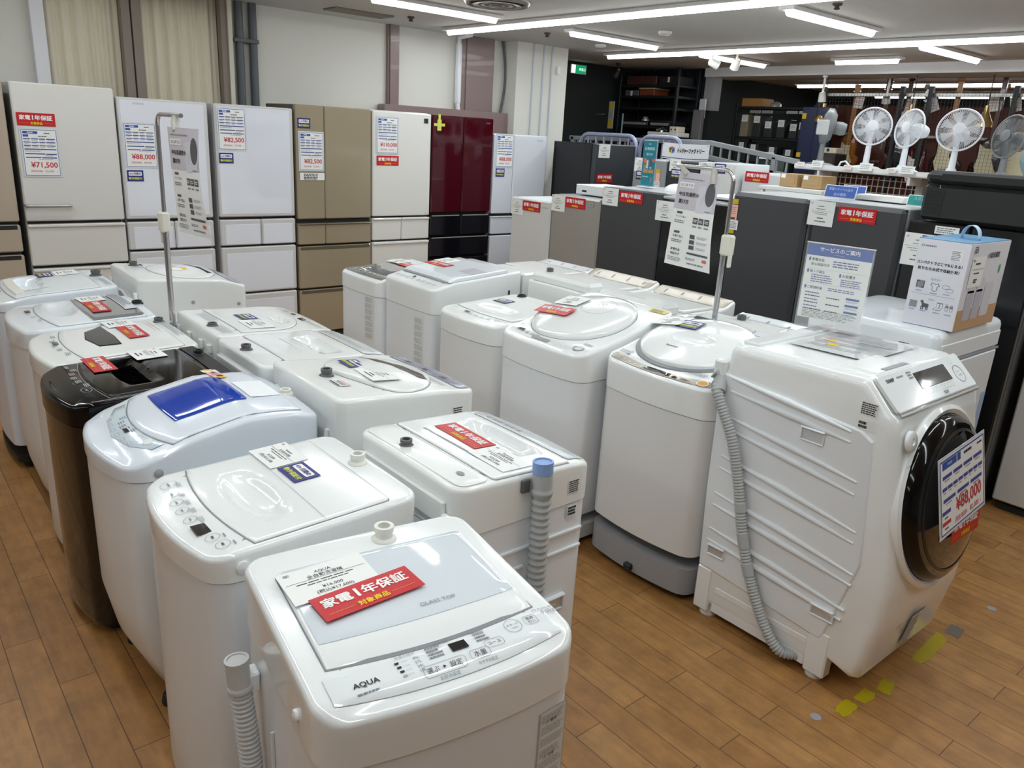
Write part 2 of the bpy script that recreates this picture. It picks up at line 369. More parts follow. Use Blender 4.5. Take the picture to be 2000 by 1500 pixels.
PIPE=mat('dark grey pipe paint','#565b60',.45,noise=.03)
for y,lab in((2.705,'left of two dark grey vertical pipes, with a bracket'),(2.82,'right of two dark grey vertical pipes, next to the cream wall')):
    p=thing('wall_pipe',lab,'pipe',T(-6.84,y,0),'pipes by the curtain'); MB().lathe([(.034,.0),(.034,CH-.0005)],PIPE,18).obj('pipe',p)
    if y<2.8: MB().box(-.02,.045,-.06,.15,2.38,2.41,PIPE,.003).obj('bracket',p)
p=[(-6.83,5.47,CH)]+[(-6.83,5.47+.05*math.sin(k/8*PI),CH-k*.09) for k in range(1,9)]+[(-6.83,5.45,1.2)]
tag(MB().tube(p,.013,PIPE,8).obj('conduit'),'dark grey conduit bending down the wall by the pillar','conduit')
du=MB(); du.box(-6.82,-6.77,4.87,4.915,2.05,2.6,mat('white duct','#e9eaf0',.4),.004); du.tube([(-6.795,4.892,2.06),(-6.795,4.9,2.0),(-6.795,4.94,1.9)],.024,mat('white duct',0),10); du.tube([(-6.795,4.892,2.59),(-6.79,4.892,2.66),(-6.6,4.892,2.675)],.024,mat('white duct',0),10)
tag(du.obj('cable_duct'),'white cable duct running down beside the brown post','cable duct')
bc=thing('steel_cabinet','low brown steel cabinet front behind the white and red fridges','cabinet',T(-6.80,4.02,0,90))
MB().box(0,1.5,-.05,.07,0,1.99,BROWNP,.008).obj('body',bc)
for a,b in((.03,.72),(.78,1.44)): 
    d=MB().box(a,b,-.062,-.051,.05,1.93,BROWNP,.006); d.obj('door',bc)
wb=MB(); wb.box(-6.66,-6.63,6.08,6.12,2.42,2.5,WARMW,.004); tag(wb.obj('wall_box'),'small glossy sensor box high on the wall pillar','wall sensor')
sw=MB(); sw.box(-6.66,-6.64,6.22-.09,6.22-.04,1.4,1.62,SILV,.003); sw.box(-6.645,-6.635,6.14,6.17,1.44,1.58,INLET,.002); tag(sw.obj('wall_switch'),'grey switch plate on the wall pillar beside the white fridge','wall switch')
# ------------------------------------------------------------ washing machines
def hermite(P,t):
    if t<=P[0][0]: return P[0][1]
    for (a,za),(b,zb) in zip(P,P[1:]):
        if t<=b:
            u=(t-a)/(b-a); u=u*u*(3-2*u)*.3+u*.7; return za+(zb-za)*u
    return P[-1][1]
class Washer:
    def __init__(s,name,label,x,y,yaw,w,d,prof,seam,bow=.02,r=.045,body=STEELW,top=WHITE,crown=.006,plinth=0,plm=None,rr=.014,group=None,rel=None,tuck=0,cat='washing machine',side=True):
        s.w,s.d,s.bow,s.r,s.prof,s.crown,s.rel=w,d,bow,r,prof,crown,rel
        s.M=T(x,y,0,yaw); s.t=thing(name,label,cat,s.M,group)
        z0=.035
        b=MB(); zs=[z0,z0+.02,plinth+.06 if plinth else .2,.35,.6,seam-.02,seam-.004]
        R=[]
        for z in zs:
            k=max(0,1-(z-z0)/.35); o=s.outline(.004+(.006 if z==z0 else 0)); R.append([(px,py+(tuck*k*k*max(0,1-py/(.5*d))),z) for px,py in o])
        R.append([(px,py,seam-.002) for px,py in s.outline(.012)])
        if plinth:
            pl=MB().rings([[ (px,py,z) for px,py in s.outline(.008)] for z in(z0,plinth)],plm or GREYSTEEL,True,True); pl.obj('plinth',s.t)
            R=[[(px,py,max(pz,plinth+.004)) for px,py,pz in rg] for rg in R[2:]]
        b.rings(R,body,True,True); s.body=b.obj('cabinet',s.t)
        s.seam,s.rr,s.topm=seam,rr,top
        for px,py in((-w/2+.06,.06),(w/2-.06,.06),(w/2-.06,d-.06),(-w/2+.06,d-.06)):
            MB().lathe([(.024,0),(.026,.012),(.02,.036)],FOOT,12,T(px,py)).obj('foot',s.t)
    def cover(s,hole=None):
        d,seam,rr=s.d,s.seam,s.rr; s.topm_done=True
        if hole: hc=(sum(p[0] for p in hole)/len(hole),sum(p[1] for p in hole)/len(hole)); H=[(hc[0]+(x-hc[0])*.86,hc[1]+(y-hc[1])*.86) for x,y in hole]
        def dz_(x,y):
            if not hole: return 0
            inn=False; k=len(H)-1
            for i in range(len(H)):
                (xi,yi),(xk,yk)=H[i],H[k]
                if (yi>y)!=(yk>y) and x<(xk-xi)*(y-yi)/(yk-yi)+xi: inn=not inn
                k=i
            return .06 if inn else 0
        q=MB(); R=[[(px,py,seam-.001) for px,py in s.outline(.014)],[(px,py,seam) for px,py in s.outline(0)]]
        def rg(ins,dz,k=1):
            o=s.outline(ins); c=(0,d/2)
            o=[(c[0]+(px-c[0])*k,c[1]+(py-c[1])*k) for px,py in o]
            return [(px,py,s.S(px,py)-dz-dz_(px,py)) for px,py in o]
        R.append(rg(0,rr+.02));R.append(rg(0,rr))
        for i in range(1,6):
            a=PI/2*i/5; R.append(rg(rr*(1-math.cos(a)),rr*(1-math.sin(a))))
        for i in range(1,23): R.append(rg(rr,0,1-i/22*.999))
        q.rings(R,s.topm,False,True); s.top=q.obj('top_cover',s.t)
    def outline(s,ins):
        w,d,r=s.w-2*ins,s.d-2*ins,max(s.r-ins,.004); p=[]
        n=6; cs=[(w/2-r,ins+r,-90),(w/2-r,ins+d-r,0),(-w/2+r,ins+d-r,90),(-w/2+r,ins+r,180)]
        for k,(cx,cy,a0) in enumerate(cs):
            for i in range(n+1):
                a=math.radians(a0+90*i/n); p.append((cx+r*math.cos(a),cy+r*math.sin(a)))
            nx=cs[(k+1)%4]; a=math.radians(a0+90); e0=p[-1]; a1=math.radians(nx[2]); e1=(nx[0]+r*math.cos(a1),nx[1]+r*math.sin(a1))
            for i in range(1,10): p.append((e0[0]+(e1[0]-e0[0])*i/10,e0[1]+(e1[1]-e0[1])*i/10))
        return [(x,y-s.bow*(1-(2*x/s.w)**2)*max(0,1-y/(.3*s.d))) for x,y in p]
    def S(s,x,y):
        z=hermite(s.prof,y/s.d)+s.crown*(1-(2*x/s.w)**2)
        return z-(s.rel(x,y) if s.rel else 0)
    def mp(s,off=.0008): return lambda u,v:(u,v,s.S(u,v)+off+.0018)
    def side(s,sg,off=.001):   # map (u=y,v=z) onto the side face, sg +1 for +x
        X=sg*(s.w/2+off-.004); return (lambda u,v:(X,u*1.0,v)) if sg>0 else (lambda u,v:(X,s.d-u,v))
    def front(s,off=.001): return lambda u,v:(u,.004-s.bow*(1-(2*u/s.w)**2)-off,v)
    def lid(s,out,h=.006,m=None,rel=None,name='lid',th=.012,nr=12,gask=True,e=.004,c=None,parent=None):
        if not getattr(s,'topm_done',0): s.cover(out)
        if gask:
            cc=(sum(p[0] for p in out)/len(out),sum(p[1] for p in out)/len(out)); g=MB(); o2=[(cc[0]+(px-cc[0])*1.012,cc[1]+(py-cc[1])*1.012) for px,py in out]
            o3=[(cc[0]+(px-cc[0])*.96,cc[1]+(py-cc[1])*.96) for px,py in out]; g.rings([[(x,y,s.S(x,y)+dz) for x,y in o] for o,dz in((o2,-.002),(o2,.001),(o3,.0012))],GASK,smooth=False)
            g.obj('gasket',s.t)
        q=MB(); q.patch(out,lambda x,y:s.S(x,y)+h+(rel(x,y) if rel else 0),th+h,m or WHITE,nr,e,c); return q.obj(name,parent or s.t)
    def inlet(s,x,y,m=INLET,r=.018,h=.03):
        q=MB(); z=s.S(x,y); q.lathe([(r*1.45,-.004),(r*1.45,.002),(r*1.3,.005),(r,.008),(r,h*.55),(r*1.12,h*.6),(r*1.12,h),(r*.72,h),(r*.7,h*.4),(.001,h*.38)],m,20,T(x,y,z)); q.obj('water_inlet',s.t)
    def at(s,x,y,rot=0,off=.0015,S=None):
        f=S or s.S; e=.04; z=f(x,y); dx=Vector((e*2,0,f(x+e,y)-f(x-e,y))).normalized(); dy=Vector((0,e*2,f(x,y+e)-f(x,y-e))).normalized(); N=dx.cross(dy).normalized(); dy=N.cross(dx)
        R=Matrix((dx,dy,N)).transposed().to_4x4(); return s.M@Matrix.Translation((x,y,z+off))@R@Matrix.Rotation(math.radians(rot),4,'Z')
    def obj(s,mb,name,label=None):
        o=mb.obj(name,s.t)
        if label: o['label']=label
        return o
def quadlid(x0,x1,yf0,yf1,yb,rf=.02,rb=.012,bow=0.0,n=14):
    # lid outline: front edge from (x0,yf0) to (x1,yf1) bowed towards the front
    p=[]
    for i in range(n+1):
        t=i/n; x=x0+(x1-x0)*t; p.append((x,yf0+(yf1-yf0)*t-bow*4*t*(1-t)))
    for i in range(1,8): p.append((x1,yf1+(yb-rb-yf1)*i/8))
    for i in range(6):
        a=PI/2*i/5; p.append((x1-rb+rb*math.cos(a),yb-rb+rb*math.sin(a)))
    for i in range(1,10): p.append((x1-rb-(x1-x0-2*rb)*i/10,yb))
    for i in range(6):
        a=PI/2+PI/2*i/5; p.append((x0+rb+rb*math.cos(a),yb-rb+rb*math.sin(a)))
    for i in range(1,8): p.append((x0,yb-rb-(yb-rb-yf0)*i/8))
    return p
def bump(x,y,cx,cy,a,b,dep,p=2):
    q=(abs((x-cx)/a))**p+(abs((y-cy)/b))**p
    return -dep*max(0,1-q)**1.0*(1.6-.6*max(0,1-q)) if q<1 else 0
PINKK=mat('faint black ink','#3e4045',.6)
# --- cards -------------------------------------------------------
def red_card():
    m=MB().box(-.11,.11,-.04,.04,0,.0012,RED); p=XY(.0018)
    m.text('家電',p,-.0635,.011,WPR,w=.063,bold=.028,sq=.95); m.text('1',p,-.019,.011,WPR,em=.037,bold=.045); m.text('年保証',p,.043,.011,WPR,w=.101,bold=.028,sq=.95); m.text('対象商品',p,0,-.024,YEL,w=.068,bold=.03)
    m.rect(-.069,-.024,.055,.0012,p,ORG).rect(.069,-.024,.055,.0012,p,ORG); return m
def blue_card():
    m=MB().box(-.0545,.0545,-.038,.038,0,.0012,NAVY); p=XY(.0018); q=XY(.0024)
    m.poly(rrect(0,.014,.088,.027,.006),p,WPR); m.text('6ヶ月間の',q,0,.014,NAVY,w=.076,bold=.02); m.text('動作保証付',p,0,-.018,LIME,w=.09,bold=.03); return m
def price_card(name=None,sub='全自動洗濯機',pr=None,tax=None,seed=0,w=.155,h=.112):
    m=MB().box(-w/2,w/2,-h/2,h/2,0,.0011,PAPER); p=XY(.0017); r=random.Random(seed)
    m.frame2(-w*.4,h*.39,w*.07,h*.07,.0008,p,GINK,.002); m.lines(-w*.4,h*.39,w*.05,h*.05,2,p,GINK,seed)
    if name: m.text(name,p,0,h*.29,INK,em=.0125)
    else: m.lines(0,h*.29,w*.28,.0055,1,p,PINKK,seed+3,.8)
    if name: m.text(sub,p,0,h*.18,INK,w=w*.42)
    else: m.lines(0,h*.18,w*.4,.004,1,p,PINKK,seed+4,.8)
    m.rect(0,h*.105,w*.92,.0008,p,INK)
    m.lines(0,h*.035,w*.72,.0032,1,p,PINKK,seed+5,.8); m.lines(0,-h*.035,w*.5,.003,1,p,PINKK,seed+6,.8)
    if pr: m.text(pr,p,0,-h*.19,INK,em=.0135); m.text(tax,p,0,-h*.32,INK,em=.0135)
    else: m.lines(0,-h*.19,w*.26,.0065,1,p,PINKK,seed+7,.9); m.lines(0,-h*.32,w*.42,.0065,1,p,PINKK,seed+8,.9)
    return m
def sheet(price,net,seed=0):
    w,h=.21,.297; m=MB().box(-w/2-.006,w/2+.006,-h/2-.006,h/2+.006,0,.0012,PAPERG); p=XY(.0018); q=XY(.0023); s3=XY(.0028)
    m.rect(0,0,w,h,p,PAPER); m.frame2(0,0,w-.006,h-.006,.0032,q,BLUE,.001)
    m.rect(-.05,.127,.085,.016,q,BLUE); m.lines(-.05,.127,.034,.006,1,s3,WPR,seed,.9); m.lines(.05,.124,.04,.006,1,q,INK,seed+1,.9)
    m.rect(-.077,.107,.032,.014,q,BLUE); m.lines(.02,.104,.05,.006,1,q,INK,seed+2,.9)
    for k,y in enumerate((.087,.066,.045)):
        for x,ww in((-.073,.04),(-.028,.04),(.015,.036),(.064,.052)):
            m.rect(x,y,ww,.0062,q,BLUED); m.lines(x,y-.009,ww*.7,.0035,1,q,GINK,seed+k,.8)
    m.rect(0,.022,.184,.007,q,BLUED); m.lines(-.04,.01,.1,.006,2,q,GINK,seed+9,.6)
    m.rect(-.033,-.007,.114,.0065,q,BLUED).rect(.06,-.008,.062,.0065,q,BLUED).rect(-.045,-.03,.088,.0065,q,BLUED).rect(.047,-.031,.086,.0065,q,BLUED)
    m.lines(.05,-.019,.05,.004,1,q,GINK,seed+11,.8); m.lines(.03,-.042,.09,.004,1,q,GINK,seed+12,.8)
    m.text(price,q,.012,-.079,PRED,w=.155 if len(price)<8 else .165,bold=.02); m.text('(税抜価格¥',q,-.035,-.118,PRED,w=.07); m.text(net,q,.04,-.118,PRED,w=.05); m.text(')',q,.085,-.118,PRED,em=.013)
    return m
_cm={}
def card(kind,M,label,group=None,**k):
    key=(kind,)+tuple(sorted(k.items()))
    nm,cat,fn={'red':('warranty_card','warranty card',red_card),'blue':('guarantee_card','guarantee card',blue_card),'price':('price_card','price card',price_card),'sheet':('price_sheet','price sheet',sheet)}[kind]
    if key not in _cm:
        o=fn(**k).obj(nm); _cm[key]=o
    else:
        o=_cm[key].copy(); COL.objects.link(o)
    o.matrix_world=M
    return tag(o,label,cat,group or {'red':'red one year warranty cards','blue':'navy guarantee cards','price':'white price cards','sheet':'blue framed price sheets'}[kind])
# --- hose ----------------------------------------------------------
def hose(W,path,r,m=HOSE,ribs=True,pitch=.011,cuff=.06,lab=None,tip=None,spans=None):
    P=[Vector(p) for p in path]
    # resample catmull-rom
    Q=[]
    for i in range(len(P)-1):
        a,b,c,d=P[max(i-1,0)],P[i],P[i+1],P[min(i+2,len(P)-1)]
        for k in range(16):
            t=k/16; Q.append(.5*((2*b)+(c-a)*t+(2*a-5*b+4*c-d)*t*t+(3*b-a-3*c+d)*t*t*t))
    Q.append(P[-1]); L=[0]
    for a,b in zip(Q,Q[1:]): L.append(L[-1]+(b-a).length)
    tot=L[-1]; out=[];rad=[]; stepn=pitch/4; n=int(tot/stepn); j=0
    for i in range(n+1):
        s=tot*i/n
        while j<len(L)-2 and L[j+1]<s: j+=1
        u=(s-L[j])/max(L[j+1]-L[j],1e-9); out.append(Q[j].lerp(Q[j+1],u))
        smooth=s<cuff or s>tot-.04 or (spans and any(a<s/tot<b for a,b in spans))
        rad.append(r*1.0 if smooth else r*(1.0 if (i%4)<2 else .84))
        if smooth and s<cuff and s>cuff-.012: rad[-1]=r*1.12
    q=MB(); N=len(out)-1
    q.tube(out,r,m,12,rf=lambda t:rad[min(int(round(t*N)),N)]); o=q.obj('drain_hose',W)
    dd=(P[0]-P[1]).normalized(); op=MB(); Mo=Matrix.Translation(P[0]+dd*(.031 if tip else .0005))@dd.to_track_quat('Z','Y').to_matrix().to_4x4(); op.lathe([(r*1.05,-.004),(r*1.05,.0035),(r*.84,.0035),(r*.84,.0005),(.001,.0005)],tip or m,16,Mo); op.obj('hose_mouth',W)
    if tip: MB().tube([P[0]+Vector((0,0,.0)),P[0]+(P[0]-P[1]).normalized()*.03],r*1.03,tip,14).obj('hose_end',W)
    return o
# ======================= front machine (facing the aisle) =========
A=Washer('washing_machine','nearest white washing machine with white glass lid and red warranty card',-.928,.722,82,.53,.52,[(0,.862),(.06,.876),(.2,.882),(1,.898)],.765,bow=.028,r=.05,crown=.004)
lo=quadlid(-.215,.215,.108,.108,.425,bow=.022)
def arel(x,y): return -.012*max(0,1-(y-.085)/.06)**1.2 if y<.145 else 0
A.lid(lo,.009,WHITE,arel,nr=16)
gl=quadlid(-.208,.208,.168,.168,.42,bow=.012)
g=MB(); g.patch(gl,lambda x,y:A.S(x,y)+.0105,.001,GLASSW,8,.001); A.obj(g,'glass_panel','white glass panel of the lid')
g=MB(); pn=quadlid(-.23,.23,.022,.022,.088,rb=.004,bow=.02); pn=[(x,min(y,.094+(-.022*(1-(2*x/.43)**2)) if y>.05 else y)) for x,y in pn]
g.patch(pn,lambda x,y:A.S(x,y)+.0024,.0008,PANEL,4,.0006); A.obj(g,'control_panel')
q=A.mp(.0022); g=MB()
g.text('AQUA',q,-.165,.045,INK,w=.048,bold=.02,rot=-.02); g.lines(-.163,.026,.05,.004,1,q,GINK,1,.8)
for i,t in enumerate(('45L','37L','30L','18L')):
    y=.066-i*.011; g.rect(-.1+i*.001,y,.008,.005,q,INK if i<3 else LINK); g.text(t,q,-.062,y,GINK,em=.009); g.rect(-.085,y,.012,.0006,q,GINK)
g.text('洗濯の目安',q,-.08,.079,GINK,w=.04)
g.frame2(-.022,.026,.085,.024,.0008,q,GINK,.007); g.text('選ぶ',q,-.046,.026,INK,w=.024); g.text('設定',q,.0,.026,INK,w=.024); g.poly([(-.026,.023),(-.026,.029),(-.02,.026)],q,INK); g.text('お好み設定',q,-.02,.0085,GINK,w=.04)
g.frame2(.052,.03,.042,.021,.0008,q,GINK,.007); g.text('水量',q,.052,.03,INK,w=.026); g.text('おすすめ設定',q,.06,.0125,GINK,w=.04)
g.frame2(.09,.043,.04,.021,.0008,q,GINK,.007); g.text('コース',q,.09,.043,INK,w=.028)
for i in range(4):
    g.lines(-.025,.077-i*.008,.03,.005,1,q,GINK,20+i,.9); g.lines(.075,.084-i*.0085,.03,.005,1,q,GINK,30+i,.9)
g.text('予約/時間',q,-.002,.083,GINK,w=.03)
g.ring2(.147,.069,.0185,.0185,.0009,q,GINK); g.text('スタート',q,.147,.072,INK,w=.026); g.text('一時停止',q,.147,.063,GINK,w=.018)
g.frame2(.189,.071,.03,.025,.0008,q,GINK,.007); g.text('電源',q,.189,.076,INK,w=.017); g.text('切/入',q,.189,.066,INK,w=.017)
g.text('3D Active Wash',q,.234,.092,GINK,w=.058); g.text('5.0kg',q,.237,.08,GINK,w=.03)
A.obj(g,'panel_marking')
g=MB(); g.box(-.016,.018,-.011,.011,0,.0012,DISP,M=Matrix.Translation((.022,.062,A.S(.022,.062)+.0034))); A.obj(g,'display')
g=MB(); g.text('GLASS TOP',lambda u,v:(u,v,A.S(u,v)+.0125),.045,.192,GINK,w=.078); A.obj(g,'lid_marking')
A.inlet(.045,.468,INLETW,.02,.034)
# sticker on front (energy and safety label), warning label on left side
g=MB(); f=A.front(.0015); g.rect(.205,.6,.072,.26,f,mat('grey printed film','#e2e2e0',.4),n=3); f2=A.front(.0024)
for k in range(9): g.lines(.205,.71-k*.028,.062,.02,5,f2,GINK,k,.28)
g.text('⚠ 警告',f2,.2,.7,INK,w=.03); g.text('⚠ 注意',f2,.2,.615,INK,w=.03); g.frame2(.205,.6,.07,.258,.0008,f2,GINK,.001); A.obj(g,'safety_label')
g=MB(); sd=A.side(-1,.0015); g.rect(.335,.815,.05,.03,lambda u,v:sd(u,v),PAPER); sd2=A.side(-1,.0022); g.lines(.335,.815,.045,.026,5,sd2,INK,4,.6); 
A.obj(g,'rating_label')
for y in(.1,.3): 
    g=MB(); X=-A.w/2; g.box(X-.004,X+.004,y,y+.004,.1,.62,STEELW,.0018); A.obj(g,'panel_rib')
MB().lathe([(.012,0),(.012,.006),(.002,.009)],WHITE,12,Matrix.Translation((-A.w/2,.12,.80))@Matrix.Rotation(-PI/2,4,'Y')).obj('screw_cap',A.t)
hose(A.t,[(-.305,.405,.735),(-.3,.40,.64),(-.292,.385,.5),(-.29,.37,.3),(-.29,.37,.08),(-.285,.40,.03)],.024,mat('pale grey hose plastic','#c9caca',.4),cuff=.07)
g=MB(); g.box(-.29,-.262,.39,.43,.655,.70,WHITE,.004); A.obj(g,'hose_hook')
card('price',A.at(-.125,.353,4,.013),'white price card on the nearest washing machine, marked ¥16,000',name='AQUA',pr='¥16,000',tax='(税込¥17,600)',w=.185,h=.115)
card('red',A.at(-.073,.268,8,.0165),'red warranty card lying on the glass lid of the nearest washing machine')
# ======================= left row, facing left ====================
W=Washer('washing_machine','second white washing machine from the camera, six round buttons and navy card',-1.805,.505,0,.51,.54,[(0,.862),(.1,.872),(1,.888)],.80,bow=.045,r=.05,crown=.004)
def wrel(x,y): return bump(x,y,.015,.185,.15,.055,.02)
W.lid(quadlid(-.235,.235,.098,.098,.455,bow=.03),.004,WHITE,wrel,nr=20)
g=MB(); q=W.mp(.0055)
g.rect(0,.275,.468,.0012,q,SEAM,n=6); W.obj(g,'lid_seam')
q=W.mp(.0012); g=MB()
bx=[-.175,-.115,-.065,-.015,.04]
for i,x in enumerate(bx):
    yy=.052-.035*(1-(2*x/.51)**2); r=.021 if i==0 else .016
    g.ring2(x,yy,r,r,.0012,q,GINK); g.lines(x,yy,r,.005,1,q,GINK,i,.9); g.lines(x+.02,yy+.02,.03,.012,3,q,LINK,i,.5); g.ring2(x+.012,yy+.018,.009,.009,.0007,q,LINK,12)
for x in(.155,.198):
    yy=.052-.035*(1-(2*x/.51)**2); g.ring2(x,yy,.017,.017,.0012,q,GINK); g.lines(x,yy,.014,.006,1,q,INK,7,.9); g.lines(x+.01,yy+.024,.02,.005,1,q,GINK,9,.9)
W.obj(g,'panel_marking'); g=MB(); yy=.052-.03; g.box(-.025,.025,-.017,.017,0,.001,DISP,M=Matrix.Translation((.1,yy,W.S(.1,yy)+.0026))); W.obj(g,'display')
W.inlet(-.005,.495,INLETW,.019,.03)
MB().lathe([(.016,0),(.016,.006),(.002,.01)],WHITE,12,Matrix.Translation((W.w/2,.06,.835))@Matrix.Rotation(PI/2,4,'Y')).obj('screw_cap',W.t)
card('price',W.at(-.175,.335,0,.006),'white price card on the second white washing machine, marked ¥12,000',name='maxzen',pr='¥12,000',tax='(税込¥13,200)')
card('blue',W.at(-.035,.332,0,.006),'navy guarantee card on the second white washing machine from the camera')
# blue window machine
BLUISH=mat('pale blue white plastic','#e1e9f2',.16,coat=.4,noise=.01)
W=Washer('washing_machine','pale white washing machine with a domed lid and blue tinted window',-2.435,.5,0,.51,.58,[(0,.842),(.12,.868),(.32,.905),(.6,.935),(.85,.925),(1,.895)],.80,bow=.055,r=.055,body=STEELW,top=BLUISH,tuck=.09,crown=.014)
W.lid(quadlid(-.225,.225,.125,.125,.52,bow=.05),.004,BLUISH,nr=14)
bwp=quadlid(-.165,.115,.165,.165,.39,rb=.008,bow=.006)
g=MB(); g.patch(bwp,lambda x,y:W.S(x,y)+.0068,.0015,BLUEWIN,8,.001); W.obj(g,'window','blue tinted lid window')
g=MB(); pp=[(-.2,.07),(-.12,.03),(0,.01),(.12,.03),(.2,.07),(.2,.105),(.1,.08),(0,.07),(-.1,.08),(-.2,.105)]
g.patch(pp,lambda x,y:W.S(x,y)+.0026,.0006,mat('pale blue panel','#cfdde6',.15,coat=.4),4,.0005,(0,.045)); W.obj(g,'control_panel')
q=W.mp(.0018); g=MB()
for i in range(5): g.lines(-.08+i*.03,.07-.02*(1-(i-2)**2/5),.02,.02,3,q,GINK,i,.5)
for i in range(6): g.frame2(-.12+.045*i,.036-.012*(1-((i-2.5)/2.6)**2),.026,.011,.0009,q,GINK,.005)
g.disc2(.15,.075,.018,.014,q,WHITE); g.ring2(.15,.075,.018,.014,.001,q,LINK); g.ring2(.105,.06,.018,.014,.001,q,LINK); W.obj(g,'panel_marking')
g=MB(); g.box(-.016,.016,-.01,.01,0,.001,DISP,M=Matrix.Translation((.02,.052,W.S(.02,.052)+.003))); W.obj(g,'display')
g=MB(); g.rect(.02,.455,.17,.1,W.mp(.0052),mat('frosted film','#eef1f4',.5),n=2); W.obj(g,'sticker')
W.inlet(.045,.548,INLETW,.017,.016)
M0=W.at(-.19,.40,0,.0065); tg=MB().box(-.05,.05,-.022,.022,0,.0008,PINK).box(-.085,-.045,-.026,.026,0,.0007,PAPER); p=XY(.0012); tg.rect(-.035,.002,.026,.014,p,mat('dark red print','#6b2a22',.5)); tg.lines(.0,.0,.05,.03,4,p,GINK,3,.4); tg.rect(-.082,.0,.02,.03,XY(.0014),YEL).rect(.05,0,.024,.024,XY(.0014),YEL).rect(.03,.003,.024,.02,XY(.0016),INK)
o=tg.obj('sale_tag'); o.matrix_world=M0; tag(o,'pink and white tag taped beside the blue tinted window','tag')
MB().lathe([(.013,0),(.013,.005),(.002,.008)],SILV,12,Matrix.Translation((W.w/2-.002,.07,.822))@Matrix.Rotation(PI/2,4,'Y')).obj('screw_cap',W.t)
# black machine
BLK=mat('black lacquered steel','#0e0d0d',.08,coat=.35)
W=Washer('washing_machine','glossy black washing machine in the left row',-2.955,.475,0,.505,.55,[(0,.868),(.08,.88),(1,.892)],.80,bow=.05,r=.055,body=BLK,top=BLACKP,crown=.006)
def krel(x,y): return bump(x,y,-.05,.235,.2,.058,.028,4)
W.lid(quadlid(-.228,.228,.108,.108,.465,bow=.03),.005,BLACKP,krel,nr=22)
q=lambda u,v:(u,v,W.S(u,v)+.0055+krel(u,v)); g=MB()
for i in range(12):
    x=-.16+.024*i; g.rings([[q(x+.004*math.sin(k*.8),.195+.008*k) for k in range(11)],[(lambda a:(a[0]+.011,a[1],a[2]+.006))(q(x+.004*math.sin(k*.8),.195+.008*k)) for k in range(11)]],BLACKM,closed=False)
W.obj(g,'grip_ribs')
q=W.mp(.0014); g=MB()
for i in range(5): g.lines(-.13+i*.05,.07-.03*(1-(i-2)**2/6)+.012,.035,.02,4,q,mat('dim white ink','#b8b8b4',.5),i,.45)
g.text('START',q,.12,.06,mat('dim white ink',0),w=.026); g.ring2(.12,.06,.026,.017,.0012,q,mat('dim white ink',0)); g.lines(-.18,.06,.04,.012,2,q,mat('dim white ink',0),9,.5); g.ring2(.03,.045,.01,.008,.001,q,mat('dim white ink',0)); W.obj(g,'panel_marking')
g=MB(); g.patch(quadlid(-.24,.24,.478,.478,.535,bow=0),lambda x,y:W.S(x,y)+.0033,.001,BLACKM,6,.001); W.obj(g,'rear_cover')
W.inlet(-.1,.51,BLACKM,.016,.02)
card('red',W.at(-.15,.162,0,.0075),'red warranty card on the glossy black washing machine'); card('price',W.at(-.2,.345,0,.0075),'white price card on the glossy black washing machine',seed=3)
# white machine with dark window
W=Washer('washing_machine','white washing machine with a dark wedge shaped lid window, beside the black one',-3.475,.52,0,.535,.53,[(0,.865),(.1,.876),(1,.89)],.80,bow=.045,r=.055,body=mat('ivory painted steel','#e2e2e2',.3,coat=.1),top=WARMW,crown=.008)
W.lid(quadlid(-.245,.245,.105,.105,.47,bow=.035),.004,WARMW,nr=14)
g=MB(); g.patch([(-.15,.18),(-.02,.155),(.11,.18),(.12,.262),(-.02,.268),(-.235,.262)],lambda x,y:W.S(x,y)+.0052,.001,SMOKE,8,.001); W.obj(g,'window','dark smoked lid window')
q=W.mp(.0014); g=MB()
for i in range(5): g.lines(-.14+i*.07,.06-.03*(1-(i-2)**2/6)+.01,.04,.02,3,q,GINK,i,.45)
W.obj(g,'panel_marking'); g=MB(); g.box(-.018,.018,-.01,.01,0,.001,DISP,M=Matrix.Translation((-.03,.048,W.S(-.03,.048)+.0028))); W.obj(g,'display')
g=MB(); q=W.mp(.0055); g.rect(-.1,.43,.2,.0014,q,PRED,n=3).rect(-.1,.445,.2,.0014,q,INK,n=3); g.lines(-.05,.5,.36,.03,4,W.mp(.0014),LINK,5,.5); W.obj(g,'caution_print')
W.inlet(-.19,.495,INLET,.017,.02)
card('red',W.at(-.045,.345,0,.007),'red warranty card on the white washing machine with the dark window'); card('price',W.at(-.235,.335,0,.007),'white price card on the white washing machine with the dark window',seed=4)
# grey lid machine
W=Washer('washing_machine','white washing machine with a grey smoked lid half, second from the far left end',-4.05,.52,0,.55,.53,[(0,.865),(.1,.878),(1,.89)],.79,bow=.045,r=.06,body=STEELW,top=COOLW,crown=.012,tuck=.05)
def grel(x,y): return bump(x,y,-.06,.185,.17,.06,.022)
W.lid(quadlid(-.25,.25,.12,.12,.485,bow=.045),.005,COOLW,grel,nr=20)
g=MB(); g.patch(quadlid(-.245,.235,.262,.262,.478,rb=.02,bow=.012),lambda x,y:W.S(x,y)+.0105,.006,GREYW,10,.002); W.obj(g,'smoked_panel','grey smoked rear half of the lid')
g=MB(); g.rect(-.06,.446,.4,.055,W.mp(.0118),PAPERG,n=6); g.lines(-.06,.446,.38,.045,5,W.mp(.0126),GINK,8,.5); W.obj(g,'info_strip')
q=W.mp(.0014); g=MB()
for i in range(5): g.lines(-.15+i*.07,.066-.03*(1-(i-2)**2/6)+.012,.04,.02,3,q,LINK,i,.45)
W.obj(g,'panel_marking'); g=MB(); g.box(-.02,.02,-.011,.011,0,.001,DISP,M=Matrix.Translation((-.06,.05,W.S(-.06,.05)+.0028))); W.obj(g,'display')
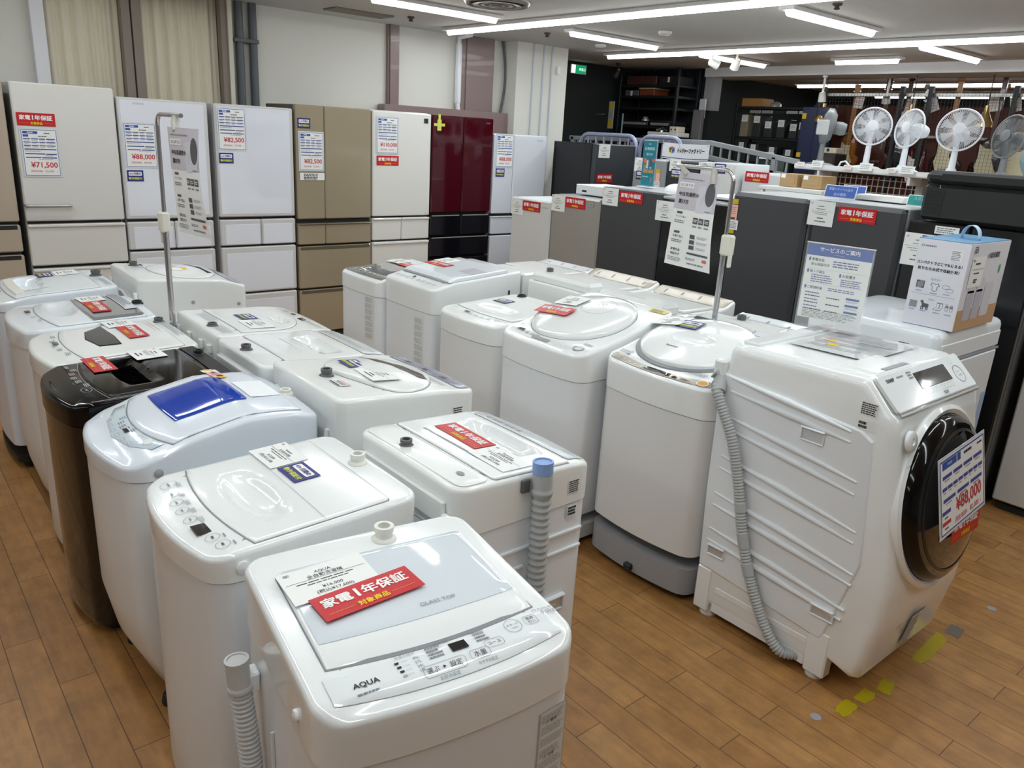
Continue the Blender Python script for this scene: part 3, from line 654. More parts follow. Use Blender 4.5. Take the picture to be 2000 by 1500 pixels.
W.inlet(-.0,.508,BLACKM,.02,.014)
card('price',W.at(-.26+.09,.338,0,.0125),'white price card on the grey smoked lid',seed=5); card('red',W.at(-.06+.09,.322,0,.0125),'red warranty card on the grey smoked lid')
# far left machine
W=Washer('washing_machine','white washing machine at the far left end of the left row',-4.69,.485,0,.56,.56,[(0,.87),(.3,.9),(1,.92)],.83,bow=.02,r=.05,body=mat('bluish painted steel','#dde3ee',.3,coat=.1),top=COOLW,crown=.004,plinth=.07,plm=BLACKM)
W.lid(quadlid(-.26,.26,.09,.09,.475,bow=.02),.004,COOLW,lambda x,y:bump(x,y,-.03,.185,.17,.055,.05,4),nr=22)
g=MB(); g.patch(quadlid(-.2,.2,.1,.1,.135,rb=.004,bow=.01),lambda x,y:W.S(x,y)+.012,.008,INLETW,4,.002); W.obj(g,'lid_grip')
W.inlet(-.05,.52,INLET,.022,.03)
g=MB(); g.box(-.02,.02,-.012,.012,0,.001,SILV,M=Matrix.Translation((.0,.05,W.S(0,.05)+.0028))); W.obj(g,'display')
g=MB(); g.lines(.15,.52,.2,.03,3,W.mp(.0014),LINK,5,.5); W.obj(g,'caution_print')
MB().lathe([(.02,0),(.02,.004),(.008,.006)],SILV,12,Matrix.Translation((W.w/2-.002,.1,.80))@Matrix.Rotation(PI/2,4,'Y')).obj('screw_cap',W.t)
card('blue',W.at(-.2,.295,0,.006),'navy guarantee card on the far left washing machine'); card('price',W.at(-.21,.40,0,.006),'white price card on the far left washing machine',seed=6)
# ======================= second column, facing right ==============
def backbox(W,z0,z1,x0,x1,dy=.05,m=WHITE):   # raised service box along the back edge
    g=MB(); g.box(x0,x1,W.d-dy,W.d+.015,z0,z1,m,.012); W.obj(g,'service_box')
W=Washer('washing_machine','white washing machine with a ribbed grey drain hose hooked on its side',-1.745,1.615,180,.53,.51,[(0,.868),(.12,.885),(1,.905)],.76,bow=.012,r=.05,top=WARMW,crown=.003)
def erel(x,y): return bump(x,y,.0,.165,.15,.045,.04,4)
W.lid(quadlid(-.25,.25,.095,.095,.375,bow=.0),.006,WHITE,erel,nr=22)
g=MB(); g.patch(quadlid(-.235,.235,.02,.02,.082,rb=.01,bow=.006),lambda x,y:W.S(x,y)+.003,.001,mat('pale silver panel','#c7cbce',.25,coat=.3),4,.0006); W.obj(g,'control_panel')
q=W.mp(.002); g=MB()
for i in range(6): g.lines(.17-.03*i,.06,.022,.02,3,q,GINK,i,.45)
for i in range(3): g.frame2(.13-.03*i,.035,.024,.013,.0009,q,LINK,.003)
g.text('Panasonic',q,-.19,.04,GINK,w=.05); g.ring2(-.13,.05,.012,.012,.001,q,LINK); W.obj(g,'panel_marking')
g=MB(); q=lambda u,v:(u,v,W.S(u,v)+.0068)
for i in range(44): g.rect(.165-i*.0066,.325,.0035,.012,q,SEAM)
W.obj(g,'vent_slots')
g=MB(); g.patch(rrect(0,.437,.5,.105,.03),lambda x,y:W.S(x,y)+.004,.003,WARMW,6,.002); W.obj(g,'rear_cover')
W.inlet(.07,.452,INLET,.016,.022); g=MB(); g.disc2(-.18,.437,.014,.01,W.mp(.0048),SEAM); W.obj(g,'plug')
for z0,z1,w0,w1 in((.60,.612,.03,.2),(.60,.612,.26,.46),(.66,.672,.03,.46)):
    g=MB(); g.box(-.268,-.26,w0,w1,z0,z1,STEELW,.003); W.obj(g,'panel_rib')
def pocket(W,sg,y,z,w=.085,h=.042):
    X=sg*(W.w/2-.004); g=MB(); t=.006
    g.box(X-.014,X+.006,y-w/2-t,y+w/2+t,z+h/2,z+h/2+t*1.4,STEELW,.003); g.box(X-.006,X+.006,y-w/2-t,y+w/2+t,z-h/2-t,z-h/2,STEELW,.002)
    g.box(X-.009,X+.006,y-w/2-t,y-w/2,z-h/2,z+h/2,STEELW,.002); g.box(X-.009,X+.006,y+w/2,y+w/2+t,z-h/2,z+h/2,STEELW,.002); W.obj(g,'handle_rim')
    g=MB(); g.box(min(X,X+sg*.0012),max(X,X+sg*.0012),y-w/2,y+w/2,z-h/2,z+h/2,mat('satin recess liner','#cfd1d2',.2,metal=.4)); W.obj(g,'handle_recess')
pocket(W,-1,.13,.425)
hose(W.t,[(-.292,.235,.905),(-.295,.235,.85),(-.296,.235,.7),(-.296,.235,.5),(-.296,.24,.3),(-.29,.27,.12),(-.27,.33,.05)],.029,HOSE,pitch=.021,cuff=.06,tip=mat('blue hose clip','#86a3d6',.4))
g=MB(); g.box(-.275,-.262,.26,.29,.845,.885,INLET,.003); W.obj(g,'hose_hook')
g=MB(); sd=lambda u,v:(-.2665,W.d-u,v); g.rect(.43,.815,.045,.045,sd,PAPER); g.lines(.43,.815,.04,.04,6,lambda u,v:(-.2675,W.d-u,v),INK,2,.55); g.rect(.43,.735,.04,.04,sd,PAPER); g.lines(.43,.735,.034,.03,3,lambda u,v:(-.2675,W.d-u,v),INK,6,.7); W.obj(g,'rating_label')
g=MB(); g.box(-.22,.2,W.d,W.d+.012,.79,.86,WARMW,.004); g.box(-.24,-.22,W.d,W.d+.02,.74,.83,WARMW,.004); W.obj(g,'rear_ledge')
for x,z in((-.262,.79),):
    MB().lathe([(.007,0),(.007,.003),(.002,.004)],SILV,10,Matrix.Translation((x,.49,z))@Matrix.Rotation(-PI/2,4,'Y')).obj('screw',W.t)
card('red',W.at(.052,.252,180-2,.0075),'red warranty card upside down beside the vent slots of the hose machine'); card('price',W.at(-.148,.272,180,.0075),'white price card upside down on the hose machine, marked ¥25,000',name='Panasonic',pr='¥25,000',tax='(税込¥27,500)',w=.165)
# swirl lid machine
W=Washer('washing_machine','white washing machine with a curved lid and dark brown grip opening',-2.395,1.66,180,.53,.55,[(0,.905),(.25,.922),(1,.955)],.72,bow=.012,r=.035,body=WARMW,top=WARMW,crown=.004)
def e2(x,y): return .022*max(0,1-((x/.24)**2+((y-.25)/.2)**2))
lid=[(.235*math.cos(a)*(1 if math.sin(a)<0 else 1.02),.26+(.175 if math.sin(a)<0 else .145)*math.sin(a)) for a in [2*PI*i/56 for i in range(56)]]
lid=[(x,y+ .018*math.sin(x*14)) if y>.3 else (x,y) for x,y in lid]
W.lid(lid,.004,WARMW,e2,nr=14)
g=MB(); f=lambda x,y:W.S(x,y)+e2(x,y)+.0052
g.patch([(.2,.22),(.12,.185),(.0,.15),(-.1,.125),(-.155,.14),(-.14,.165),(-.05,.185),(.08,.215)],f,.001,mat('dark brown opening','#3a3028',.3),5,.001); W.obj(g,'lid_grip','dark brown lid grip opening')
g=MB(); g.patch(quadlid(-.24,.24,.015,.015,.065,rb=.008,bow=.008),lambda x,y:W.S(x,y)+.0028,.0008,mat('violet grey panel','#9a9bab',.25,coat=.3),4,.0006); W.obj(g,'control_panel')
q=W.mp(.002); g=MB(); 
for i in range(7): g.lines(.19-.06*i,.042,.04,.025,3,q,INK if i%2 else LINK,i,.4)
g.lines(-.15,.1,.1,.02,3,q,LINK,4,.5); W.obj(g,'panel_marking')
W.inlet(.015,.45,INLET,.018,.026)
g=MB(); g.rect(-.085,.45,.08,.05,W.mp(.0012),PAPER); q=W.mp(.002); g.rect(-.085,.47,.07,.006,q,INK).rect(-.085,.432,.07,.006,q,PINK); g.lines(-.085,.45,.07,.02,4,q,GINK,5,.5); W.obj(g,'caution_label')
g=MB(); g.tube([(.2,W.d+.006,.88),(.05,W.d+.006,.86),(.0,W.d+.006,.80),(-.1,W.d+.006,.77),(-.2,W.d+.008,.76)],.006,WARMW,8); g.tube([(-.19,W.d+.004,.84),(-.19,W.d+.012,.79),(-.2,W.d+.014,.71)],.009,WARMW,8); W.obj(g,'power_cord')
g=MB(); sd=lambda u,v:(-.2665,W.d-u,v); g.rect(.47,.835,.045,.05,sd,PAPER); g.lines(.47,.835,.04,.04,5,lambda u,v:(-.2675,W.d-u,v),INK,2,.55); W.obj(g,'rating_label')
card('blue',W.at(.072,.315,180-4,.022),'navy guarantee card on the curved lid with the brown grip opening'); card('price',W.at(-.078,.30,180-4,.022),'white price card on the curved lid with the brown grip opening',seed=12)
# silver panel machine
W=Washer('washing_machine','white washing machine with a silver control strip, between the swirl and round lid ones',-2.91,1.625,180,.49,.54,[(0,.9),(.15,.912),(1,.93)],.78,bow=.008,r=.05,top=WHITE,crown=.003)
def e3(x,y): return bump(x,y,-.02,.215,.14,.045,.04,4)
W.lid(quadlid(-.23,.23,.12,.12,.43,bow=0),.006,WHITE,e3,nr=22)
g=MB(); g.patch(quadlid(-.215,.215,.02,.02,.1,rb=.02,bow=.006),lambda x,y:W.S(x,y)+.003,.001,mat('pale silver panel',0),4,.0006); W.obj(g,'control_panel')
g=MB(); q=W.mp(.002)
for i in range(6): g.lines(.15-.05*i,.062,.03,.03,3,q,LINK,i,.45)
g.text('Panasonic',q,-.17,.05,GINK,w=.05); W.obj(g,'panel_marking')
g=MB(); g.box(-.1,.12,.31,.318,0,.006,WHITE,.002,M=Matrix.Translation((0,0,W.S(0,.31)+.005))); W.obj(g,'lid_ridge')
W.inlet(.01,.5,INLET,.017,.022)
g=MB(); g.box(-.22,.2,W.d,W.d+.012,.80,.875,WARMW,.004); W.obj(g,'rear_ledge')
# round front lid machine
W=Washer('washing_machine','white washing machine with a rounded lid front and dark knob, facing right',-3.43,1.63,180,.545,.53,[(0,.895),(.2,.912),(1,.93)],.74,bow=.008,r=.035,top=WARMW,body=WARMW,crown=.004)
def e4(x,y): return bump(x,y,-.06,.17,.055,.03,.03,4)
lid=[(-.235,.415),(-.235,.3)]+[(-.235*math.cos(PI*i/20),.26-.17*math.sin(PI*i/20)) for i in range(21)]+[(.235,.3),(.235,.415)]+[(.235-.47*i/12,.415) for i in range(1,12)]
W.lid(lid,.004,WARMW,e4,nr=20)
q=W.mp(.0014); g=MB(); g.disc2(.065,.045,.018,.012,q,mat('dark grey print','#55575a',.4)); 
for i in range(5): g.lines(-.1-.03*i,.05,.022,.02,3,q,GINK,i,.45)
for i in range(3): g.lines(.12+.04*i,.05,.03,.02,3,q,GINK,i+9,.45)
W.obj(g,'panel_marking'); g=MB(); g.box(-.085,-.04,.05,.075,0,.001,DISP,M=Matrix.Translation((0,0,W.S(0,.06)+.0028))); W.obj(g,'display')
g=MB(); g.rect(.08,.02,.3,.0016,q,INK,n=4); W.obj(g,'trim_line')
g=MB(); g.lines(.1,.45,.2,.05,6,q,LINK,3,.4); g.lines(-.15,.47,.15,.05,6,q,LINK,7,.4); W.obj(g,'caution_print'); W.inlet(-.085,.485,INLET,.017,.014)
g=MB(); 
for x in(.2,.05,-.1,-.2): g.box(x,x+.03,W.d,W.d+.015,.84,.88,WARMW,.004)
W.obj(g,'rear_clips')
card('blue',W.at(.02,.295,180,.006),'navy guarantee card on the white machine with the rounded lid front'); card('price',W.at(-.125,.305,180,.006),'white price card on the white machine with the rounded lid front',seed=14)
# far swirl machine
W=Washer('washing_machine','far white washing machine beside the chrome stand, yellow sticker on its lid',-4.56,1.67,180,.56,.57,[(0,.9),(.25,.94),(1,.97)],.73,bow=.01,r=.035,body=WARMW,top=WARMW,crown=.004)
W.lid([(.24*math.cos(a),.27+.17*math.sin(a)) for a in [2*PI*i/48 for i in range(48)]],.004,WARMW,lambda x,y:.022*max(0,1-((x/.24)**2+((y-.25)/.2)**2)),nr=12)
f=lambda x,y:W.S(x,y)+.022*max(0,1-((x/.24)**2+((y-.25)/.2)**2))+.0048
g=MB(); g.patch([(.12,.2),(.0,.155),(-.14,.14),(-.15,.17),(-.02,.19),(.1,.225)],f,.001,BLACKM,5,.001); W.obj(g,'lid_grip','dark lid grip opening')
g=MB(); g.patch(quadlid(-.25,.25,.015,.015,.075,rb=.008,bow=.008),lambda x,y:W.S(x,y)+.0028,.0008,mat('violet grey panel',0),4,.0006); W.obj(g,'control_panel')
g=MB(); g.rect(.03,.31,.05,.04,lambda u,v:(u,v,f(u,v)+.0006),YEL); g.rect(-.06,.27,.05,.03,lambda u,v:(u,v,f(u,v)+.0006),YEL); g.rect(-.08,.31,.06,.05,lambda u,v:(u,v,f(u,v)+.0006),PAPER); W.obj(g,'stickers')
W.inlet(.17,.47,INLET,.019,.024)
g=MB(); g.rect(.2,.425,.06,.012,W.mp(.0012),INK); g.lines(.1,.45,.08,.04,4,W.mp(.0012),LINK,2,.5); W.obj(g,'caution_label')
g=MB(); g.tube([(.24,W.d+.006,.9),(.22,W.d+.008,.85),(.0,W.d+.008,.86),(-.1,W.d+.008,.83),(-.2,W.d+.01,.76)],.008,WARMW,8); g.box(-.26,-.24,W.d,W.d+.02,.78,.9,WARMW,.004); W.obj(g,'power_cord')
for y,z in((.3,.83),(.05,.80)): MB().lathe([(.01,0),(.01,.004),(.003,.005)],SILV,10,Matrix.Translation((-.278,y,z))@Matrix.Rotation(-PI/2,4,'Y')).obj('screw',W.t)
g=MB(); g.box(-.284,-.276,.06,.5,.69,.70,WARMW,.003).box(-.284,-.276,.1,.5,.66,.67,WARMW,.003); W.obj(g,'panel_rib')
# ======================= third row, facing the middle aisle ========
def energy(W,x=.14,z0=.5,z1=.78):
    g=MB(); f=W.front(.0015); g.rect(x,(z0+z1)/2,.085,z1-z0,f,mat('grey printed film',0),n=2); f2=W.front(.0022)
    for k in range(7): g.lines(x,z1-.02-(z1-z0)*k/7.3,.078,.03,5,f2,GINK,k,.3)
    W.obj(g,'safety_label')
W=Washer('washing_machine','white washing machine with a dark grey sloping top, far end of the middle row',-4.37,2.43,0,.5,.55,[(0,.885),(.1,.9),(1,.925)],.79,bow=.02,r=.045,top=WHITE,crown=.004)
W.lid(quadlid(-.225,.225,.03,.03,.5,bow=.012),.004,GREYW,lambda x,y:bump(x,y,.0,.14,.17,.045,.035,4),nr=18); energy(W)
g=MB(); q=W.mp(.0055)
for i in range(5): g.disc2(-.14+.06*i,.055,.008,.006,q,WPR)
W.obj(g,'panel_marking')
g=MB(); g.patch(quadlid(-.225,.225,.42,.42,.52,bow=0),lambda x,y:W.S(x,y)+.007,.004,WHITE,5,.002); W.obj(g,'rear_cover')
card('price',W.at(-.17,.40,0,.01),'white price card on the dark grey top at the far end of the middle row',seed=21); card('red',W.at(-.0,.375,0,.0075),'red warranty card on the dark grey top at the far end of the middle row')
W=Washer('washing_machine','large white washing machine with a sloping lid, second from the middle row end',-3.86,2.465,0,.535,.66,[(0,.93),(.12,.945),(.2,.962),(1,1.0)],.79,bow=.01,r=.035,crown=.003)
W.lid(quadlid(-.25,.25,.125,.125,.55,bow=.0),.02,COOLW,lambda x,y:-.016*max(0,1-(y-.125)/.03) if y<.155 else 0,nr=14); energy(W,.13,.46,.75)
g=MB(); g.rect(0,.118,.46,.018,W.mp(.003),mat('grey lid lip','#8f9496',.3),n=3); W.obj(g,'lid_lip')
q=W.mp(.0014); g=MB()
for i in range(8): g.lines(-.2+.055*i,.06,.035,.03,3,q,LINK,i,.45)
g.disc2(-.06,.085,.014,.009,q,DISP); W.obj(g,'panel_marking')
g=MB(); g.rect(.16,.35,.14,.12,lambda u,v:(u,v,W.S(u,v)+.0212),PAPERG,n=2); W.obj(g,'sticker')
card('red',W.at(-.155,.325,0,.0215),'red warranty card on the large sloping lid in the middle row'); card('price',W.at(-.20,.425,0,.0215),'white price card on the large sloping lid in the middle row',seed=22)
g=MB(); g.box(.262,.268,.545,.56,.86,.89,INK); W.obj(g,'side_button')
W=Washer('washing_machine','small white washing machine with a navy card, third in the middle row',-3.2,2.41,0,.53,.56,[(0,.865),(.1,.878),(1,.9)],.77,bow=.04,r=.055,top=WARMW,body=mat('ivory painted steel',0),crown=.006)
W.lid(quadlid(-.235,.235,.11,.11,.47,bow=.03),.004,WARMW,lambda x,y:bump(x,y,.0,.2,.17,.06,.018),nr=18)
q=W.mp(.0014); g=MB()
for i in range(5): g.lines(-.02+.05*i,.058-.02*(1-(i-1)**2/10),.035,.022,3,q,LINK,i,.45)
g.text('SHARP',q,-.19,.065,GINK,w=.04); W.obj(g,'panel_marking'); g=MB(); g.box(-.08,-.045,.04,.058,0,.001,DISP,M=Matrix.Translation((0,0,W.S(-.06,.05)+.0028))); W.obj(g,'display')
W.inlet(-.17,.52,BLACKM,.02,.012)
card('blue',W.at(-.12,.345,0,.006),'navy guarantee card on the small white machine in the middle row')
# round lid washer dryers
W=Washer('washing_machine','tall white washer dryer with a big round lid and red warranty card',-2.495,2.285,0,.56,.6,[(0,.918),(.1,.934),(1,1.055)],.80,bow=.03,r=.055,top=WHITE,crown=.0,plinth=.1)
def dome(cx,cy,a,b,h): return lambda x,y:h*max(0,1-((x-cx)/a)**2-((y-cy)/b)**2)**.6
d4=dome(-.03,.305,.246,.246,.03)
W.lid([(-.03+.245*math.cos(2*PI*i/64),.305+.245*math.sin(2*PI*i/64)) for i in range(64)],.014,WHITE,d4,nr=14,th=.016)
f=lambda u,v:(u,v,W.S(u,v)+d4(u,v)+.0152)
g=MB(); g.ring2(.0,.37,.085,.085,.002,f,LINK,36); W.obj(g,'lid_ring')
g=MB(); g.rect(-.01,.39,.05,.04,f,DISP); g.ring2(-.01,.39,.012,.012,.003,lambda u,v:(u,v,f(u,v)[2]+.0008),LINK,14); W.obj(g,'emblem')
q=W.mp(.0014); g=MB(); 
for i in range(6): g.lines(-.23+.035*i,.058-.02*(1-(2*(-.23+.035*i)/.56)**2),.026,.02,3,q,GINK,i,.45)
g.rect(-.02,.028,.11,.022,q,mat('grey lcd','#a2a6a5',.2),n=4)
for i in range(4): g.frame2(.075+.026*i,.026,.02,.016,.0009,q,LINK,.004)
g.ring2(.2,.05,.028,.022,.007,q,SILV,28); g.ring2(.2,.05,.029,.023,.001,q,GINK,28); g.text('SHARP',q,-.235,.1,GINK,w=.04); g.lines(.215,.1,.06,.02,3,q,GINK,7,.5); W.obj(g,'panel_marking')
g=MB(); g.box(-.2,-.165,.052,.07,0,.001,DISP,M=Matrix.Translation((0,-.005,W.S(-.18,.055)+.003))); W.obj(g,'display')
g=MB(); g.rect(.21,.55,.1,.035,W.mp(.0014),mat('yellow caution film','#d6c24c',.4)); g.lines(.21,.55,.08,.025,3,W.mp(.002),GINK,3,.5); W.obj(g,'caution_label')
def topat(W,x,y,fz,rot=0,off=.002): return W.at(x,y,rot,off,lambda a,b:fz(a,b)[2])
card('red',topat(W,-.155,.232,f,0,.004),'red warranty card on the big round lid'); card('price',topat(W,-.165,.355,f,0,.004),'white price card on the big round lid with the red card',seed=31)
W=Washer('washing_machine','tall white washer dryer with a grey ringed round lid and orange start button',-1.905,2.385,0,.575,.53,[(0,.922),(.1,.938),(1,1.055)],.80,bow=.035,r=.06,top=WHITE,body=mat('ivory painted steel',0),plinth=.15,plm=mat('grey plinth plastic','#9b9da0',.5),crown=0)
d5=dome(-.02,.275,.25,.235,.025)
g=MB(); g.patch([(-.02+.262*math.cos(2*PI*i/64),.275+.235*math.sin(2*PI*i/64)) for i in range(64)],lambda x,y:W.S(x,y)+.006,.01,mat('grey lid ring','#83868a',.3),6,.003); W.obj(g,'lid_ring')
def h5(x,y): return d5(x,y)+bump(x,y,-.03,.26,.11,.05,.02)
W.lid([(-.02+.245*math.cos(2*PI*i/64),.278+.218*math.sin(2*PI*i/64)) for i in range(64)],.014,WHITE,h5,nr=20,th=.012,gask=False)
f=lambda u,v:(u,v,W.S(u,v)+d5(u,v)+.0152)
g=MB(); g.text('Panasonic',f,-.06,.165,INK,w=.06,bold=.01); W.obj(g,'lid_marking')
g=MB(); pp=quadlid(-.255,.255,.013,.013,.05,rb=.012,bow=.03); pp=[(x,y-(.03*(1-(2*x/.51)**2) if y>.03 else 0)) for x,y in pp]
g.patch(pp,lambda x,y:W.S(x,y)+.003,.0008,TAN,4,.0006,(0,.005)); W.obj(g,'control_panel','champagne coloured control strip')
yb=lambda x:.032-.03*(1-(2*x/.56)**2)
g=MB(); q=W.mp(.0026)
for i in range(5): g.disc2(-.215+.034*i,yb(-.215+.034*i),.007,.006,q,SILV)
g.patch(rrect(-.0,yb(0)+.004,.13,.028,.006),lambda x,y:W.S(x,y)+.0042,.0006,DISP,3,.0004); g.disc2(.09,yb(.09),.012,.009,q,DISP); g.disc2(.215,yb(.215),.023,.018,W.mp(.004),mat('orange start button','#e2a24b',.3,coat=.3)); g.ring2(.215,yb(.215),.025,.02,.003,W.mp(.0046),WPR,28)
q2=W.mp(.0032); g.lines(-.02,yb(0)+.004,.08,.01,2,q2,GINK,4,.5); g.lines(.14,yb(.14),.05,.014,2,q,INK,5,.4); g.text('スタート',W.mp(.005),.215,yb(.215),INK,w=.026); q=W.mp(.0014); g.lines(.16,.075,.1,.03,4,q,GINK,8,.4); g.ring2(.21,.075,.012,.01,.001,q,GINK); g.lines(-.22,.075,.08,.03,3,q,GINK,9,.4); g.disc2(-.2,.06,.009,.007,q,SEAM); W.obj(g,'panel_marking')
g=MB(); g.patch(quadlid(-.27,.27,.475,.475,.52,bow=0),lambda x,y:W.S(x,y)+.003,.002,mat('clear laminate',0),4,.001); g.rect(-.15,.5,.12,.025,W.mp(.0045),INK,n=2); g.rect(.02,.5,.16,.03,W.mp(.0045),TAN,n=2); W.obj(g,'rear_print')
card('blue',topat(W,-.12,.352,f,0,.004),'navy guarantee card on the round lid with the grey ring'); card('price',topat(W,-.235,.37,f,0,.004),'white price card on the round lid with the grey ring',seed=33)
g=MB(); f1=W.front(.001); g.box(-.02,.02,-.045,-.02,.04,.07,FOOT,.005); W.obj(g,'adjuster_foot')
# ======================= rear row, back to back with the third row ==
def back_machine(x,y,w,d,z,label,strip,box=True,inl=None,lidm=WARMW,yaw=180,rise=.02):
    W=Washer('washing_machine',label,x,y,yaw,w,d,[(0,z+rise-.005),(.04,z+rise),(.19,z-.015),(1,z-.01)],.78,bow=.01,r=.035,body=WARMW,top=WARMW,crown=.003)
    W.lid(quadlid(-w/2+.03,w/2-.03,.17,.17,d*.72,bow=.01),.012,lidm,nr=10)
    g=MB(); g.patch(quadlid(-w/2+.015,w/2-.015,.024,.024,.115,rb=.02,bow=.006),lambda px,py:W.S(px,py)+.0035,.001,strip,4,.0006); W.obj(g,'control_panel')
    g=MB(); q=W.mp(.003)
    for i in range(4): g.rect(-w*.35+i*w*.23,.07,.01,.03,q,SEAM)
    W.obj(g,'panel_marking')
    if box:
        g=MB(); g.box(-w/2+.03,w/2-.03,d*.76,d-.012,z-.02,z+.045,WARMW,.018); W.obj(g,'service_box')
    if inl is not None: W.inlet(inl,d*.84,INLET,.018,.055 if not box else .075)
    return W
W=back_machine(-3.86,3.83,.55,.6,.955,'white machine with a small vented box on its back corner, rear row',PANEL,False,rise=0)
g=MB(); g.box(-.27,-.02,.5,.7,.80,.985,WARMW,.012)
for k in range(5): g.box(.0-.024,-.018,.62,.69,.83+k*.022,.84+k*.022,SEAM)
for k in range(5): g.box(-.06,-.03,.6995,.702,.83+k*.022,.84+k*.022,SEAM)
W.obj(g,'service_box'); g=MB(); g.rect(.1,.5,.1,.04,W.mp(.0014),mat('yellow caution film',0)); W.obj(g,'caution_label')
W=back_machine(-3.22,3.66,.54,.6,.985,'white machine with a champagne control strip and a grey inlet on its back, rear row',TAN,True,.17)
W=back_machine(-2.68,3.66,.53,.6,.975,'white machine with a raised rounded back lid, rear row',TAN,True)
W=back_machine(-1.98,3.43,.5,.42,1.0,'white machine with a dark grey inlet cap behind the grey ringed lid, rear row',PANEL,True,.02,rise=.0)
# ======================= front loading drum machine ===============
t=thing('drum_washing_machine','white front loading drum washing machine with a round black door and diagonal side ribs','washing machine',T(-.9,2.40,0))
prof=[(-.69,.045),(-.69,.20),(-.70,.55),(-.715,1.02),(-.70,1.03),(-.695,1.09),(-.675,1.118),(-.19,1.128),(-.165,1.12),(-.085,1.035),(-.06,1.02),(-.03,.86),(.01,.62),(.03,.45),(.025,.30),(-.012,.085),(-.03,.075),(-.12,.10),(-.135,.045)]
def dense(P,s=.05):
    o=[]
    for a,b in zip(P,P[1:]+P[:1]):
        n=max(1,int(math.hypot(b[0]-a[0],b[1]-a[1])/s)); o+=[(a[0]+(b[0]-a[0])*i/n,a[1]+(b[1]-a[1])*i/n) for i in range(n)]
    return o
pd=dense(prof); c0=(-.36,.58)
def ins(k): return [(c0[0]+(x-c0[0])*(1-k/.4),c0[1]+(z-c0[1])*(1-k/.55)) for x,z in pd]
R=[]
for y,k in((0,.04),(.004,.022),(.012,.01),(.028,.002),(.045,0),(.6,0),(.617,.002),(.633,.01),(.641,.022),(.645,.04)): R.append([(x,y,z) for x,z in ins(k)])
MB().rings(R,WHITE,True,True).obj('cabinet',t)
# side panel with embossed tapering ribs
sp=[(-.685,.215),(-.70,.55),(-.705,1.0),(-.69,1.005),(-.16,.955),(-.115,.93),(-.075,.5),(-.15,.185),(-.16,.17)]
g=MB(); g.rings([[(x,.004,z) for x,z in sp],[(x,-.003,z) for x,z in sp],[(-.4+(x+.4)*.985,-.006,.58+(z-.58)*.985) for x,z in sp]],STEELW,False,True,False)
g.obj('side_panel',t)
ribs=[(-.655,.995,-.19,.94,-.185,.905,-.655,.945),(-.645,.845,-.14,.78,-.14,.735,-.645,.80),(-.655,.69,-.11,.61,-.11,.57,-.655,.64),(-.66,.535,-.09,.46,-.09,.42,-.66,.485),(-.662,.385,-.095,.32,-.1,.28,-.662,.335)]
for x0,z0,x1,z1,x2,z2,x3,z3 in ribs:
    for (a,b,c_,d_) in((x0,z0,x1,z1),(x3,z3,x2,z2)):
        g=MB(); g.tube([(a,-.004,b),(a+(c_-a)*.5,-.0055,b+(d_-b)*.42),(c_,-.004,d_)],.011,STEELW,8,rf=lambda u:.004+.009*math.sin(PI*min(1,u*1.0)*.9+.15)); g.obj('panel_rib',t)
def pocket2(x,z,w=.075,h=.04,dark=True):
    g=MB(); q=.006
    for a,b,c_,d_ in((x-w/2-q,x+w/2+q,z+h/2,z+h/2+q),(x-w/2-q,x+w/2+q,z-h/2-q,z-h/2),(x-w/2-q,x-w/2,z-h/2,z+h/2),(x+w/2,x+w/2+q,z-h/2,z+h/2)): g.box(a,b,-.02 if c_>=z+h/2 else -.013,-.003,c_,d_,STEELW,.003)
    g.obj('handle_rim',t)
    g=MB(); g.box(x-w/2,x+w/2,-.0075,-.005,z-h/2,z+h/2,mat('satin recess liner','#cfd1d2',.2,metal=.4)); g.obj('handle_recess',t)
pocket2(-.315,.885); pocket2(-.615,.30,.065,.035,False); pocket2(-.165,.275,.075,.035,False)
g=MB(); sq=plane((0,-.0068,0),(1,0,0),(0,0,1)); s2=plane((0,-.0074,0),(1,0,0),(0,0,1)); S3=plane((0,.0015,0),(1,0,0),(0,0,1))
g.rect(-.15,1.03,.055,.045,plane((0,-.0015,0),(1,0,0),(0,0,1)),PAPER); g.lines(-.15,1.03,.05,.04,6,plane((0,-.0022,0),(1,0,0),(0,0,1)),INK,2,.55); g.rect(-.15,.975,.055,.035,plane((0,-.0015,0),(1,0,0),(0,0,1)),PAPER); g.lines(-.16,.975,.03,.025,2,plane((0,-.0022,0),(1,0,0),(0,0,1)),INK,4,.7); g.obj('rating_label',t)
# base skirt, feet
g=MB(); g.box(-.69,-.62,-.004,.05,.022,.21,WHITE,.006).box(-.61,-.2,.002,.05,.03,.20,WHITE,.006).box(-.2,-.12,-.004,.05,.022,.20,WHITE,.006).box(-.60,-.2,-.002,.02,.12,.15,WHITE,.004); g.obj('base_skirt',t)
for x,y in((-.64,.04),(-.17,.04),(-.64,.6),(-.17,.6)): MB().lathe([(.034,0),(.036,.012),(.03,.045)],WHITE if y<.1 else WARMW,16,T(x,y)).obj('foot',t)
g=MB(); g.box(-.115,-.09,.58,.62,.0,.09,mat('transparent foot plastic','#c9ccc8',.15,trans=.6),.004); g.obj('level_foot',t)
